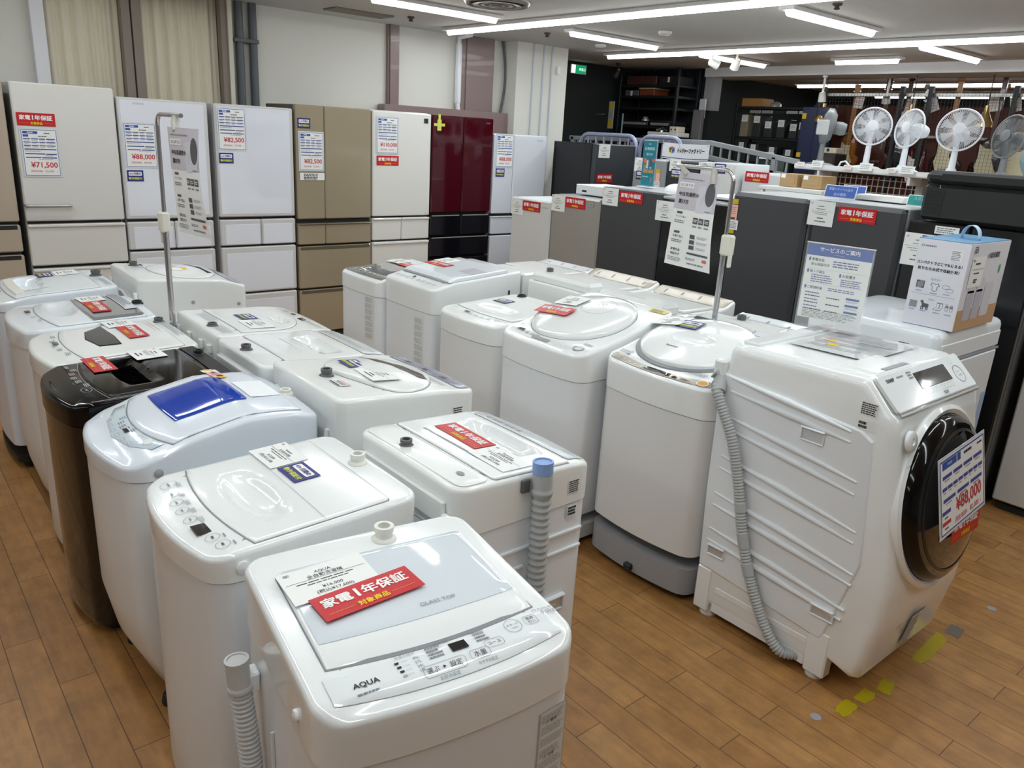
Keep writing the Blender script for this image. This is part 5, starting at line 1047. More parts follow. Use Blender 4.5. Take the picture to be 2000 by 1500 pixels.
# second row behind
SY=5.6
fridge('blue grey refrigerator with a black side standing in front of the wall pillar',T(-5.5,5.6,0,90),.575,.6,1.752,BLKF,[(0,.575,1.30,1.748,DGB,dict(name='door')),(0,.575,.05,1.29,DGB)])
fridge('silver refrigerator behind the teal sign, rear low row',T(-5.0,SY),.385,.55,1.65,mat('silver fridge side',0),[(0,.385,.05,1.645,mat('silver grey door','#9ea1a4',.35,metal=.35))])
fridge('black refrigerator behind the right chrome stand, rear low row',T(-4.605,SY),.34,.55,1.655,BLKF,[(0,.34,.05,1.65,mat('charcoal door','#2c2d30',.4))])
fridge('white refrigerator half hidden by the chrome arm, rear low row',T(-4.255,SY),.32,.55,1.665,mat('white fridge side',0),[(0,.32,.05,1.66,mat('off white door',0))])
fridge('white refrigerator with a red card, rear low row',T(-4.1+.19,SY+.12),.36,.5,1.605,mat('white fridge side',0),[(0,.36,.05,1.6,mat('off white door',0))])
def SCd(kind,x,z,label,y=SY,**k): return HC(kind,x,z,label,y=y,**k)
FC('price',5.72,1.68,'white price card on the blue grey refrigerator',x=-5.5,seed=51,w=.155,h=.125); FC('red',5.753,1.427,'red warranty card on the blue grey refrigerator',x=-5.5)
SCd('price',-4.92,1.59,'white price card on the silver refrigerator, half behind the teal sign',seed=52,w=.13,h=.12); SCd('blue',-4.90,1.50,'navy guarantee card on the silver refrigerator, half behind the teal sign')
SCd('price',-4.52,1.61,'white price card on the black refrigerator behind the chrome arm',seed=53,w=.12,h=.1); SCd('blue',-4.50,1.54,'navy guarantee card on the black refrigerator behind the chrome arm')
SCd('price',-4.20,1.625,'white price card on the white refrigerator behind the chrome arm',seed=54,w=.14,h=.06); SCd('blue',-4.05,1.615,'navy guarantee card on the white refrigerator behind the chrome arm'); SCd('red',-3.77,1.57,'red warranty card on the white refrigerator at the end of the rear row',y=SY+.12)
M0=placeM((-4.70,SY-.003,1.49),(1,0,0),(0,0,1)); g=MB().box(-.022,.022,-.03,.04,0,.001,PINK).box(-.03,.03,-.075,-.03,0,.0011,PAPER).box(-.024,.024,.04,.075,0,.001,YTAPE); g.lines(0,-.05,.05,.03,3,XY(.0016),GINK,4,.5); o=g.obj('sale_tag'); o.matrix_world=M0; tag(o,'pink and white tag on the silver refrigerator behind the teal sign','tag')
# teal sign, recycling signs, dome, papers on the low row
t=thing('teal_sign','tall narrow teal notice in a clear holder on the dark grey refrigerator','sign',placeM((-4.03,4.68,1.467),(1,0,0),(0,0,1)))
g=MB().box(-.066,.066,0,.335,-.006,0,mat('clear acrylic',0)).box(-.066,.066,0,.006,-.04,.04,mat('acrylic edge',0)).box(-.066,.066,.335,.339,-.006,.001,mat('acrylic edge',0)); g.obj('holder',t)
g=MB().box(-.062,.062,.008,.334,.0005,.0012,TEAL); q=XY(.0018); LT=mat('pale teal print','#bfe0e4',.5)
g.lines(0,.31,.03,.006,1,q,LT,1,.9); g.text('出張買取',q,0,.277,LT,w=.095,bold=.012); g.text('受付中',q,0,.237,LT,w=.06,bold=.012)
g.disc2(-.035,.19,.016,.018,q,mat('orange red print','#d9624c',.5)); g.rect(-.012,.165,.018,.06,q,mat('pale grey print',0)); g.rect(.022,.16,.016,.05,q,mat('pale grey print',0)); g.disc2(.022,.17,.012,.026,XY(.0024),mat('dark grey print',0)); g.disc2(.046,.196,.014,.013,q,mat('orange red print',0)); g.rect(-.035,.145,.02,.03,q,mat('tan print','#a98d63',.5))
g.rect(-.025,.115,.048,.026,q,mat('tan print',0)).rect(.028,.115,.048,.026,q,mat('tan print',0)); g.lines(-.015,.075,.07,.01,2,q,LT,3,.6); g.lines(.038,.055,.022,.04,6,q,mat('tan print',0),5,.5); g.obj('notice',t)
def tent(label,x,y,z,w,h,m,txt=None,yaw=0):
    t=thing('sign_card',label,'sign',placeM((x,y,z),(math.cos(yaw),math.sin(yaw),0),(0,.25,1))); g=MB().box(-w/2,w/2,0,h,-.0012,0,WPR).box(-w/2+.004,w/2-.004,.004,h-.004,0,.0006,m); 
    for i,(tx,ww) in enumerate(txt or []): g.text(tx,XY(.0012),0,h*(.68-.4*i),mat('pale blue print','#b9c9ea',.5),w=ww)
    g.obj('panel',t); MB().box(-w/2,w/2,0,.002,-.05,.0,mat('clear acrylic',0)).obj('foot',t)
tent('small blue recycling notice standing on the dark grey refrigerator',-2.45,4.6,1.537,.2,.075,BLUE,[('家電リサイクル品の',.15),('処分費用',.075)])
tent('second blue notice standing behind the recycling notice',-2.47,4.8,1.537,.15,.075,BLUE,[('家電',.04)])
tent('small teal notice standing beside the portable cooler',-1.99,4.62,1.537,.13,.06,mat('green teal print','#1a9a92',.5),[('大変お',.06)])
g=MB(); g.lathe([(.11,0),(.11,.008),(.098,.03),(.07,.048),(.035,.056),(.001,.058)],mat('frosted white dome','#e9ecec',.25,coat=.3),32,T(-3.72,4.68,1.457)); tag(g.obj('dome_cover'),'frosted white dome shaped cover on the black glossy refrigerator','dome')
pp=MB()
for k in range(5): pp.box(-.17+.01*k,.17-.008*k,-.1,.1,.006*k,.006*k+.0055,PAPER,M=T(-2.28,4.82,1.537,k*4-6))
tag(pp.obj('leaflets',kind='stuff'),'stack of white leaflets beside the blue recycling notices','leaflets')
tp=MB().box(-4.62,-4.2,4.52,4.86,1.366,1.44,mat('white carton','#eef1f3',.4),.004); tp.box(-4.55,-4.50,4.5195,4.522,1.385,1.40,INK); tag(tp.obj('carton'),'white carton lying on the brushed steel refrigerator','box')
wp=MB().box(-3.33,-3.06,4.42,4.8,1.46,1.478,mat('white carton',0),.003); tag(wp.obj('tray'),'flat white tray on the black glossy refrigerator by the chrome pole','tray')
# portable cooler
t=thing('cooler_box','black portable cooler box on the tall black refrigerator','cooler box',T(-1.87,4.37,1.487))
CB=mat('black cooler plastic','#191b1c',.55,bump=.2,scale=400)
MB().box(0,.6,0,.34,0,.185,CB,.018).obj('body',t)
MB().box(-.002,.602,-.004,.344,.187,.25,CB,.022).obj('lid',t); MB().box(.08,.52,-.012,.0,.20,.243,CB,.008).obj('handle',t)
g=MB()
for k in range(12): g.box(.02,.11,-.003,.004,.03+k*.0105,.036+k*.0105,BLACKM)
g.obj('vent_grille',t); g=MB(); g.box(.08,.084,-.001,.001,.165,.17,WPR).box(.08,.084,-.001,.001,.175,.178,WPR); g.obj('indicator',t)
# chrome stands with hanging leaflets
CLP=mat('ivory clamp plastic','#dcdacd',.4); CLC=mat('clear clip plastic','#cfcdc2',.2,alpha=.75)
def stand(label,M,h,arm,z_cl,side):
    t=thing('sign_stand',label,'sign stand',M)
    n=10; P=[(0,0,.0),(0,0,h-.05)]+[(side*(.05-.05*math.cos(PI/2*i/n)),0,h-.05+.05*math.sin(PI/2*i/n)) for i in range(1,n+1)]+[(side*arm,0,h)]
    MB().tube([(0,0,0),(0,0,z_cl)],.0125,CHROME,14).obj('lower_pole',t); MB().tube([(0,0,z_cl-.02)]+P[1:],.009,CHROME,12).obj('upper_pole',t)
    MB().box(-.03*side-.012 if side>0 else -.014,.016 if side>0 else .042,-.02,.02,z_cl-.05,z_cl+.04,CLP,.008).box(-side*.035-.006,-side*.035+.006,-.012,.012,z_cl-.1,z_cl-.03,CLP,.004).obj('clamp',t)
    MB().box(-.16,.16,-.018,.018,0,.012,SILV,.004).obj('base',t); return t
def leaflet(flip=False):
    w,h=.235,.42; g=MB(); n=14
    def mp(off): 
        def f(u,v):
            k=(h/2-v)/h; return (u*(.9+.25*k)+.0,v,off+.035*math.sin(k*2.2)*(u/w+.2)-.03*k*k)
        return f
    f=mp(0); top=mat('lilac photo print','#c9c4cc',.35)
    for a,b,m in((h/2,h*.11,top),(h*.11,-h/2,PAPER)):
        g.rings([[f(-w/2+w*i/n,a+(b-a)*k/12) for i in range(n+1)] for k in range(13)],m,closed=False)
    q=mp(.0012); q2=mp(.0018); DK=mat('dark grey print',0)
    g.lines(-.03,.182,.13,.006,1,q,SEAM,2,.8); g.rect(-.06,.155,.085,.024,q,PAPER); g.text('はじめての',q2,-.06,.155,INK,w=.07)
    g.text('中古洗濯機の',q,-.04,.115,INK,w=.115,bold=.015); g.text('選び方',q,-.065,.082,INK,w=.06,bold=.015)
    g.poly(rrect(.035,.1,.05,.115,.008),q,mat('pale grey print',0)); g.poly(rrect(.078,.105,.05,.11,.008),q,mat('pale grey print',0)); g.disc2(.08,.125,.026,.05,q2,DK); g.rect(.08,.052,.03,.004,q2,SEAM)
    for y,tx in((.026,'サイズで選ぶ'),(-.062,'容量で選ぶ')):
        g.rect(-.075,y+.006,.032,.01,q,DK); g.text(tx,q,-.065,y-.012,INK,w=.06); g.lines(-.065,y-.034,.07,.016,2,q,GINK,3,.5)
    for i in range(3): g.rect(.02+.032*i,.006,.027,.027,q,DK); g.lines(.02+.032*i,.006,.02,.014,2,q2,PAPER,i,.5); g.lines(.02+.032*i,-.02,.024,.008,1,q,GINK,i,.8)
    for i in range(3): g.rect(.015,-.066-.024*i,.027,.018,q,DK); g.lines(.07,-.066-.024*i,.06,.012,2,q,LINK,i+5,.5)
    g.text('家電全品',q,-.07,-.135,INK,w=.05,bold=.01); g.text('保証付き',q,-.07,-.155,INK,w=.05,bold=.01); g.lines(-.065,-.18,.08,.02,3,q,GINK,9,.4)
    g.rect(.05,-.142,.11,.009,q,DK); g.rect(.088,-.165,.022,.013,q,mat('orange red print',0)); g.lines(.02,-.167,.06,.012,2,q,GINK,8,.5); g.lines(.05,-.188,.1,.008,1,q,GINK,4,.8)
    return g
st=stand('chrome sign stand between the two left rows of washing machines',T(-3.645,1.07,0,0),1.79,.31,1.345,1)
g=MB(); g.tube([(.25,0,1.785),(.255,-.008,1.76),(.275,-.01,1.73)],.016,CLC,8); g.obj('clip',st)
o=leaflet().obj('leaflet'); o.matrix_world=placeM((-3.31,1.065,1.535),(.97,.25,0),(.0,0,1))@Matrix.Scale(1.0,4); tag(o,'leaflet hanging turned away on the left chrome stand','leaflet','hanging leaflets')
st=stand('chrome sign stand beside the round lid washer dryers',T(-2.05,2.94,0,0),1.70,.31,1.39,-1)
g=MB(); g.tube([(-.28,0,1.70),(-.26,-.01,1.68),(-.235,-.014,1.665)],.014,CLC,8); g.obj('clip',st); g=MB(); g.tube([(-.1,0,1.70),(-.095,-.012,1.67),(-.09,-.014,1.635)],.014,CLC,8); g.obj('clip',st)
o=leaflet().obj('leaflet'); o.matrix_world=placeM((-2.225,2.915,1.465),(.99,.06,-.03),(.10,.06,1)); tag(o,'leaflet hanging face on under the right chrome stand','leaflet','hanging leaflets')
# ======================= ramp railing, barricades, banner ==========
RAIL=mat('satin grey railing','#a3a7ab',.35,metal=.35)
t=thing('ramp_railing','grey metal ramp railing descending to the right behind the refrigerators','railing')
RY=6.45
g=MB()
def bar(a,b,r=.022,h=None):
    g=MB(); d=Vector(b)-Vector(a); L=d.length; x=d.normalized(); z=Vector((0,0,1)); y=z.cross(x).normalized(); z=x.cross(y); M=Matrix((x,y,z)).transposed().to_4x4(); M.translation=Vector(a); g.box(0,L,-r,r,-(h or r),(h or r),RAIL,.004,M); return g
bar((-6.75,RY,1.785),(-4.83,RY,1.815)).obj('top_rail',t); bar((-4.83,RY,1.815),(-3.86,RY,1.695)).obj('top_rail',t)
bar((-4.85,RY,1.685),(-3.86,RY,1.56)).obj('lower_rail',t);
for x in (-6.7,-5.8,-4.83,-4.1):
    z=1.8 if x<-4.8 else 1.815-.124*(x+4.83); MB().box(x-.022,x+.022,RY-.022,RY+.022,0,z,RAIL,.004).obj('post',t)
for i in range(27):
    x=-6.62+i*.102; z=1.78 if x<-4.83 else 1.81-.124*(x+4.83); MB().box(x-.008,x+.008,RY-.008,RY+.008,.9,z,RAIL).obj('baluster',t)
BARR=mat('lilac grey barricade','#a0a6c4',.3,metal=.25)
def barricade(x0,x1,z,label,tail=False):
    t=thing('barricade',label,'barricade',T(0,6.32),'tube barricades'); r=.12; P=[(x0,0,0),(x0,0,z-r)]+[(x0+r-r*math.cos(PI/2*i/8),0,z-r+r*math.sin(PI/2*i/8)) for i in range(1,9)]+[(x1-r+r*math.sin(PI/2*i/8),0,z-r+r*math.cos(PI/2*i/8)) for i in range(0,9)]+[(x1,0,0)]
    MB().tube(P,.021,BARR,12).obj('frame',t); MB().tube([(x0,0,.9),(x1,0,.9)],.014,BARR,8).obj('crossbar',t)
    n=7
    for i in range(1,n): MB().tube([(x0+(x1-x0)*i/n,0,.9),(x0+(x1-x0)*i/n,0,z-.01)],.009,BARR,8).obj('bar',t)
    for x in(x0,x1): MB().box(x-.02,x+.02,-.1,.08,0,.03,BARR,.006).obj('foot',t)
barricade(-6.45,-5.63,1.835,'lilac grey tube barricade in front of the dark wall, left one'); barricade(-5.58,-5.05,1.84,'lilac grey tube barricade behind the teal sign, right one')
# banner
t=thing('banner','white cloth shop banner with a colour cube and black katakana tied to the railing','banner',placeM((-4.98,6.29,1.722),(1,0,.0),(0,0,1)))
w,h=.55,.145; g=MB(); n=20
f=lambda u,v:(u,v,.008*math.sin(u*16)-.002)
g.rings([[f(-w/2+w*i/n,v-.012*math.cos(PI*(i/n-.5))*(1 if v<0 else .4)) for i in range(n+1)] for v in (h/2,h/4,0,-h/4,-h/2)],mat('banner cloth','#eceef2',.6),closed=False)
fb=lambda o:(lambda u,v:(u,v-.008*math.cos(PI*(u/w)),.008*math.sin(u*16)-.002+o))
for i in range(12): g.rect(-w/2+w*(i+.5)/12,-h*.42,w/12,.006,fb(.002),BLUED)
g.text('トレジャーファクトリー',fb(.002),.065,.012,INK,w=.32,bold=.05,sq=1.5)
c=(-.165,.012); s_=.034
g.poly([(c[0]-s_,c[1]+s_*.6),(c[0],c[1]+s_*.25),(c[0],c[1]-s_),(c[0]-s_,c[1]-s_*.65)],fb(.002),YEL); g.poly([(c[0],c[1]+s_*.25),(c[0]+s_,c[1]+s_*.6),(c[0]+s_,c[1]-s_*.65),(c[0],c[1]-s_)],fb(.002),mat('sky blue print','#7fa8e0',.5)); g.poly([(c[0]-s_,c[1]+s_*.6),(c[0],c[1]+s_*.95),(c[0]+s_,c[1]+s_*.6),(c[0],c[1]+s_*.25)],fb(.002),mat('orange red print',0))
g.text('T',fb(.003),c[0]-s_*.5,c[1]-s_*.2,INK,em=.045,bold=.06); g.text('F',fb(.003),c[0]+s_*.5,c[1]-s_*.2,BLUED,em=.045,bold=.06)
g.obj('cloth',t)
for x in(-w/2+.01,w/2-.01): MB().lathe([(.005,0),(.005,.003),(.002,.004)],SEAM,10,T(x,h/2-.012,.006)).obj('eyelet',t)
# ======================= display shelf with fans ===================
SHW=mat('white shelf steel','#e4e6e6',.35)
t=thing('display_shelf','white display shelf behind the refrigerators carrying the fans','shelf',T(0,6.35))
MB().box(-3.82,-2.0,-.02,.5,1.645,1.668,SHW,.004).obj('shelf_board',t); MB().box(-3.82,-2.0,-.024,-.018,1.655,1.69,mat('price rail','#f0f1f1',.3)).obj('price_rail',t)
for x in(-3.6,-2.84,-2.06): MB().box(x-.03,x+.03,.2,.28,0,1.645,mat('grey shelf upright','#b0b0aa',.5),.004).box(x-.012,x+.012,-.01,.2,1.58,1.645,SHW,.004).obj('upright',t)
g=MB()
for i in range(38): x=-3.8+i*.048; g.box(x-.003,x+.003,.3,.306,.9,1.62,SHW)
for i in range(14): z=.92+i*.052; g.box(-3.82,-2.0,.306,.312,z-.003,z+.003,SHW)
g.obj('grid_panel',t)
cards=[(-3.75,'white and pink shelf tag left of the grey fan',.07,.035,True),(-3.6,'white shelf card in front of the grey fan at the shelf end',.1,.055,False),(-3.33,'white and pink shelf tag left of the first white fan',.07,.035,True),(-3.18,'white shelf card in front of the first white fan',.11,.06,False),(-2.97,'white and pink shelf tag between the white fans',.07,.035,True),(-2.85,'white shelf card in front of the sideways white fan',.11,.06,False)]
for i,(x,lab,w,h,pk) in enumerate(cards):
    g=MB().box(-w/2,w/2,0,h,0,.001,PAPER); q=XY(.0015); g.lines(0,h/2,w*.8,h*.7,3,q,PRED if pk else GINK,i,.35); o=g.obj('shelf_card'); o.matrix_world=placeM((x,6.30,1.669),(1,0,0),(0,.3,1)); tag(o,lab,'shelf card','shelf edge cards')
FANW=mat('white fan plastic','#e6e8ee',.35); FANG=mat('grey fan plastic','#7d8082',.35); FANB=mat('clear fan blade','#dfe2e4',.15,alpha=.55); FANBG=mat('smoked fan blade','#8a8d8e',.15,alpha=.5)
def fan(label,x,y,zc,yaw,m,bl,r=.145,tilt=8,z0=1.668,cover=False):
    t=thing('electric_fan',label,'electric fan',T(x,y,z0,0),'electric fans'); H=zc-z0
    MB().lathe([(.13,0),(.135,.012),(.1,.03),(.04,.04),(.03,.06)],m,28).obj('base',t)
    g=MB(); g.tube([(0,0,.03),(0,.0,H*.5),(0,.005,H-.06)],.022,m,12,rf=lambda u:.026-.008*u); g.obj('post',t)
    Mh=Matrix.Translation((0,0,H))@Matrix.Rotation(math.radians(yaw),4,'Z')@Matrix.Rotation(math.radians(90-tilt),4,'X')   # local +z = facing -y
    g=MB(); g.lathe([(.02,-.17),(.045,-.165),(.055,-.13),(.05,-.06),(.03,-.045)],m,20,Mh); g.obj('motor',t)
    if cover:
        g=MB(); g.lathe([(.001,.03),(r*.6,.032),(r,.01),(r*1.02,-.03),(r*.7,-.07),(.04,-.075)],m,36,Mh,cap=False); g.obj('cloth_cover',t)
    else:
        g=MB(); R=[[tuple(Mh@Vector((math.cos(a)*r,math.sin(a)*r,0))) for a in [2*PI*i/48 for i in range(48)]]]
        g.tube(R[0],.007,m,8,closed=True); g.obj('guard_ring',t)
        g=MB()
        for i in range(72):
            a=2*PI*i/72; 
            for s_ in(1,-1):
                P=[Mh@Vector((math.cos(a+.25*(1-k))*r*k,math.sin(a+.25*(1-k))*r*k,s_*.035*(1-k**3))) for k in(.27,.5,.75,.9,1.0)]
                g.tube(P,.0011,m,3,caps=False)
        g.obj('guard_wires',t)
        g=MB(); g.lathe([(.042,.03),(.042,.04),(.03,.043),(.001,.044)],m,24,Mh); g.obj('badge',t)
        g=MB(); nb=7
        for i in range(nb):
            a=2*PI*i/nb; pts=[]
            R2=[]
            for k in(.03,.06,.09,.115,r*.86): R2.append([tuple(Mh@Vector((math.cos(a+b)*k,math.sin(a+b)*k,.014*math.sin(b*3)))) for b in(-.05-.12*k/.1,.0,.18,.30+.06*k/.1)])
            g.rings(R2,bl,closed=False)
        g.lathe([(.03,-.01),(.03,.012),(.001,.016)],m,16,Mh); g.obj('blades',t)
    return t
fan('grey fan in a cloth cover at the left end of the display shelf',-3.72,6.55,2.005,-62,FANG,FANBG,cover=True)
fan('white fan facing the camera, first from the left on the shelf',-3.31,6.55,2.015,28,FANW,FANB)
fan('white fan turned sideways, second white one on the shelf',-3.03,6.6,2.01,-22,FANW,FANB)
fan('white fan facing the camera behind the portable cooler',-2.63,6.55,2.01,12,FANW,FANB,.155,14)
fan('grey fan behind the portable cooler at the right',-2.28,6.55,1.975,-28,FANG,FANBG,.15,10)
g=MB(); g.tube([(-3.52,6.5,1.67),(-3.5,6.5,1.72),(-3.46,6.5,1.73),(-3.4,6.5,1.68)],.008,SHW,6); tag(g.obj('carry_handle'),'white cord loop lying on the display shelf beside the grey fan','cord')
g=MB(); g.box(-.05,.05,-.01,.01,-.06,.06,mat('plastic bag','#d7dadc',.12,alpha=.8),.008); o=g.obj('plastic_bag'); o.matrix_world=T(-3.66,6.40,1.99,10); tag(o,'clear plastic bag hanging on the grey covered fan','bag')
# things low behind the dark fridges
CART=mat('brown cardboard','#a88960',.6,noise=.05)
for i,(x,w,lab) in enumerate(((-3.3,.14,'small brown carton left of two on the floor shelf behind the refrigerators'),(-3.12,.15,'small brown carton right of two on the floor shelf behind the refrigerators'))):
    MBb=MB().box(x,x+w,5.3,5.5,1.54,1.63,CART,.002); MBb.box(x+.02,x+w-.02,5.298,5.3,1.565,1.61,mat('tan print',0)).box(x+.01,x+.045,5.297,5.2995,1.6,1.628,PAPER); tag(MBb.obj('carton'),lab,'carton','small brown cartons')
t=thing('storage_rack','plain grey rack under the small brown cartons','rack',T(-3.4,5.2)); MB().box(0,.5,0,.4,1.51,1.538,GREYSTEEL,.003).obj('shelf_board',t)
for x,y in((.02,.02),(.48,.02),(.02,.38),(.48,.38)): MB().box(x-.015,x+.015,y-.015,y+.015,0,1.51,GREYSTEEL).obj('post',t)
# ======================= dark instrument area ======================
RACK=mat('black rack steel','#15181a',.45)
def rack(label,x0,x1,y0,y1,zs,h):
    t=thing('shelf_rack',label,'shelf rack')
    for x in(x0,x1):
        for y in(y0,y1): MB().box(x-.018,x+.018,y-.018,y+.018,0,h,RACK,.003).obj('post',t)
    for z in zs: MB().box(x0,x1,y0,y1,z-.03,z,RACK,.003).obj('shelf_board',t)
    return t
rack('black steel rack in the dark corner with cases on it',-7.5,-6.56,8.0,8.4,(1.5,1.98,2.20,2.34,2.47),2.66)
rack('black steel rack right of the grey post with tagged speakers',-6.3,-5.2,8.9,9.3,(1.3,1.62,1.92,2.28),2.33)
def bx(name,label,cat,x0,x1,y0,y1,z0,z1,m,group=None,tagm=None,b=.006,tw=.06,th=.07,extra=None):
    g=MB().box(x0,x1,y0,y1,z0,z1,m,b)
    if tagm: 
        cx=(x0+x1)/2; g.box(cx-tw/2,cx+tw/2,y0-.004,y0-.001,z1-th-.01,z1-.01,tagm); g.lines(cx,z1-th*.5-.01,tw*.7,th*.6,3,lambda u,v:(u,y0-.0048,v),GINK,int(x0*100),.3)
    if extra: extra(g)
    return tag(g.obj(name),label,cat,group)
SUIT=mat('dark brown leather','#4c2b28',.5,noise=.15); REDW=mat('red brown wood','#7a3a22',.45,noise=.15); SPK=mat('dark speaker cabinet','#2e2f31',.5)
bx('instrument_case','wide dark brown case on the top shelf of the dark corner rack','instrument case',-7.45,-6.95,8.05,8.35,2.471,2.58,SUIT)
bx('instrument_case','dark case right of the wide brown case on the dark corner rack','instrument case',-6.9,-6.6,8.05,8.35,2.471,2.57,mat('near black vinyl','#1f2022',.5),tagm=PAPER,tw=.03,th=.06)
bx('wooden_box','red brown wooden box with a pale lid on the dark corner rack','wooden box',-7.18,-6.94,8.02,8.3,2.341,2.42,REDW,extra=lambda g:g.box(-7.19,-6.93,8.01,8.31,2.42,2.434,mat('pale box lid','#b9a98a',.5)))
bx('portable_radio','silver and black portable unit with a white tag on the dark corner rack','portable audio',-7.48+.03,-7.22,8.04,8.3,2.341,2.41,mat('grey equipment','#55585c',.4),tagm=WPR,tw=.03,th=.06)
bx('turntable','long black unit with a silver front edge on the dark corner rack','audio unit',-7.42,-6.98,8.0,8.35,1.981,2.04,BLACKM,extra=lambda g:g.box(-7.4,-7.0,7.996,8.0,1.99,2.02,SILV))
bx('audio_unit','second long black unit with a silver edge on the dark corner rack','audio unit',-6.95,-6.62,8.0,8.35,1.981,2.05,BLACKM,extra=lambda g:g.box(-6.93,-6.64,7.996,8.0,1.99,2.02,SILV))
g=MB(); g.lathe([(.05,0),(.05,.02),(.03,.03),(.035,.05),(.001,.055)],mat('silver telephone','#b9bbbd',.3,metal=.5),20,T(-7.15,8.15,2.041)); tag(g.obj('ornament'),'small silver round object on the long black unit','ornament')
bx('wire_tray','white wire fronted tray in front of the dark corner rack','tray',-6.75,-6.28,7.75,7.98,1.86,1.91,mat('white wire tray','#c9c8c2',.5))
t=thing('tray_table','dark table under the white wire fronted tray','table',T(-6.8,7.7)); MB().box(0,.56,0,.28,1.82,1.859,RACK,.004).obj('table_top',t)
for x,y in((.03,.03),(.53,.03),(.03,.25),(.53,.25)): MB().box(x-.015,x+.015,y-.015,y+.015,0,1.82,RACK).obj('leg',t)
bx('effect_box','small cream device with two dark knobs on the white tray','audio unit',-6.45,-6.33,7.8,7.95,1.911,1.98,mat('cream device','#cbbfae',.4),extra=lambda g:g.box(-6.43,-6.41,7.797,7.8,1.935,1.955,INK).box(-6.37,-6.35,7.797,7.8,1.935,1.955,INK))
t=thing('drum_hardware','chrome drum hardware lying on the white tray','drum hardware',T(-6.62,7.86,1.911)); MB().tube([(-.08,0,.02),(0,.03,.05),(.08,0,.02)],.012,CHROME,8).obj('rod',t); MB().lathe([(.03,0),(.03,.02),(.01,.04)],CHROME,14).obj('clamp',t)
bx('speaker','grey mesh fronted panel standing by the grey post','speaker',-6.52,-6.38,8.3,8.36,0,2.2,mat('grey mesh panel','#6e6c6c',.6))
g=MB(); g.box(-6.48,-6.38,8.35,8.37,2.1,2.33,mat('plastic bag',0),.006); tag(g.obj('plastic_bag'),'clear plastic bag hanging on the grey post','bag')
# hanging yellow tagged board
t=thing('hanging_tag','tall white board with two yellow stickers hanging by the dark wall','hanging sign',placeM((-7.2,7.55,2.08),(1,0,0),(0,0,1))); g=MB().box(-.045,.045,-.16,.16,-.006,0,mat('pale board','#a9aaa2',.5),.002); g.rect(0,.11,.07,.07,XY(.001),YTAPE).rect(0,-.1,.07,.08,XY(.001),YTAPE); g.lines(0,0,.05,.06,3,XY(.001),GINK,3,.4); g.obj('board',t); MB().tube([(-.08,0,.17),(.06,0,.17)],.004,SILV,6).obj('bracket',t)
g=MB(); g.tube([(-6.95,7.5,0),(-6.95,7.5,2.1)],.010,mat('grey tube','#6f7f86',.4),8); g.lathe([(.16,0),(.16,.02)],RACK,16,T(-6.95,7.5)); tag(g.obj('display_pole'),'thin grey pole standing in front of the dark wall','pole')
# speakers with tags on the second rack
xs=[-6.2,-6.02,-5.85,-5.67,-5.5,-5.38,-5.28]; hs=[.27,.26,.2,.22,.18,.2,.19]
names=['first tagged speaker from the grey post, pale sided','second tagged speaker from the grey post','third tagged speaker from the grey post, low','fourth tagged speaker from the grey post','fifth tagged speaker from the grey post','narrow tagged speaker left of the blue panel','last tagged speaker beside the blue panel']
for x,h,lab in zip(xs,hs,names): bx('speaker',lab,'speaker',x-.055,x+.055,8.95,9.2,1.92,1.92+h,SPK if x>-6.1 else mat('tan grey speaker','#8a7f6c',.5),'tagged speakers on the upper shelf',PAPER,tw=.085,th=.08)
for i,x in enumerate((-6.2,-6.02,-5.75,-5.52)): bx('speaker',['leftmost','second','third','rightmost'][i]+' tagged speaker on the lower shelf behind the railing','speaker',x-.07,x+.07,8.95,9.2,1.62,1.86-.02*i,SPK,'tagged speakers on the lower shelf',PAPER,tw=.07,th=.07)
bx('carton','brown cardboard carton on top of the speaker rack','carton',-6.28,-5.98,8.95,9.2,2.28,2.38,mat('orange brown cardboard','#a8793f',.6))
g=MB(); g.lathe([(.07,0),(.068,.03),(.04,.06),(.001,.07)],mat('silver bowl','#b8b6b2',.3,metal=.5),20,T(-5.85,9.05,2.28)); tag(g.obj('bowl'),'small silver dome beside the carton on top of the speaker rack','bowl')
g=MB(); 
for i in range(7): g.box(-6.25+i*.17,-6.1+i*.17,8.86,8.88,2.2,2.235,SILV if i%3 else RACK,.002)
tag(g.obj('wall_rail'),'long silver slotted rail across the front of the speaker rack','rail')
bl=bx('folding_screen','tall dark blue folding panel beside the speaker rack','panel',-5.2,-4.84,8.6,8.66,0,2.27,mat('dark blue panel','#101b40',.45),extra=lambda g:g.box(-5.02,-5.015,8.595,8.6,.1,2.26,INK).box(-5.19,-5.14,8.594,8.6,2.14,2.2,YTAPE).box(-5.19,-5.14,8.594,8.6,1.72,1.77,YTAPE))
bx('amplifier','black and teal amplifier with a round dial below the speakers','amplifier',-5.66,-5.3,8.55,8.8,1.4,1.66,mat('dark teal amp','#20302e',.5),None,None,extra=lambda g:g.lathe([(.04,0),(.04,.01),(.03,.012)],SILV,20,Matrix.Translation((-5.42,8.55,1.55))@Matrix.Rotation(PI/2,4,'X')).box(-5.66,-5.45,8.545,8.55,1.67,1.75,PAPER))
t=thing('cabinet','dark cabinet under the black and teal amplifier','cabinet',T(-5.7,8.53)); MB().box(0,.44,0,.3,0,1.399,mat('dark cabinet','#2c2422',.5),.005).obj('body',t); MB().box(.02,.42,-.006,0,.9,1.36,mat('dark cabinet door','#39302c',.5),.003).obj('door',t)
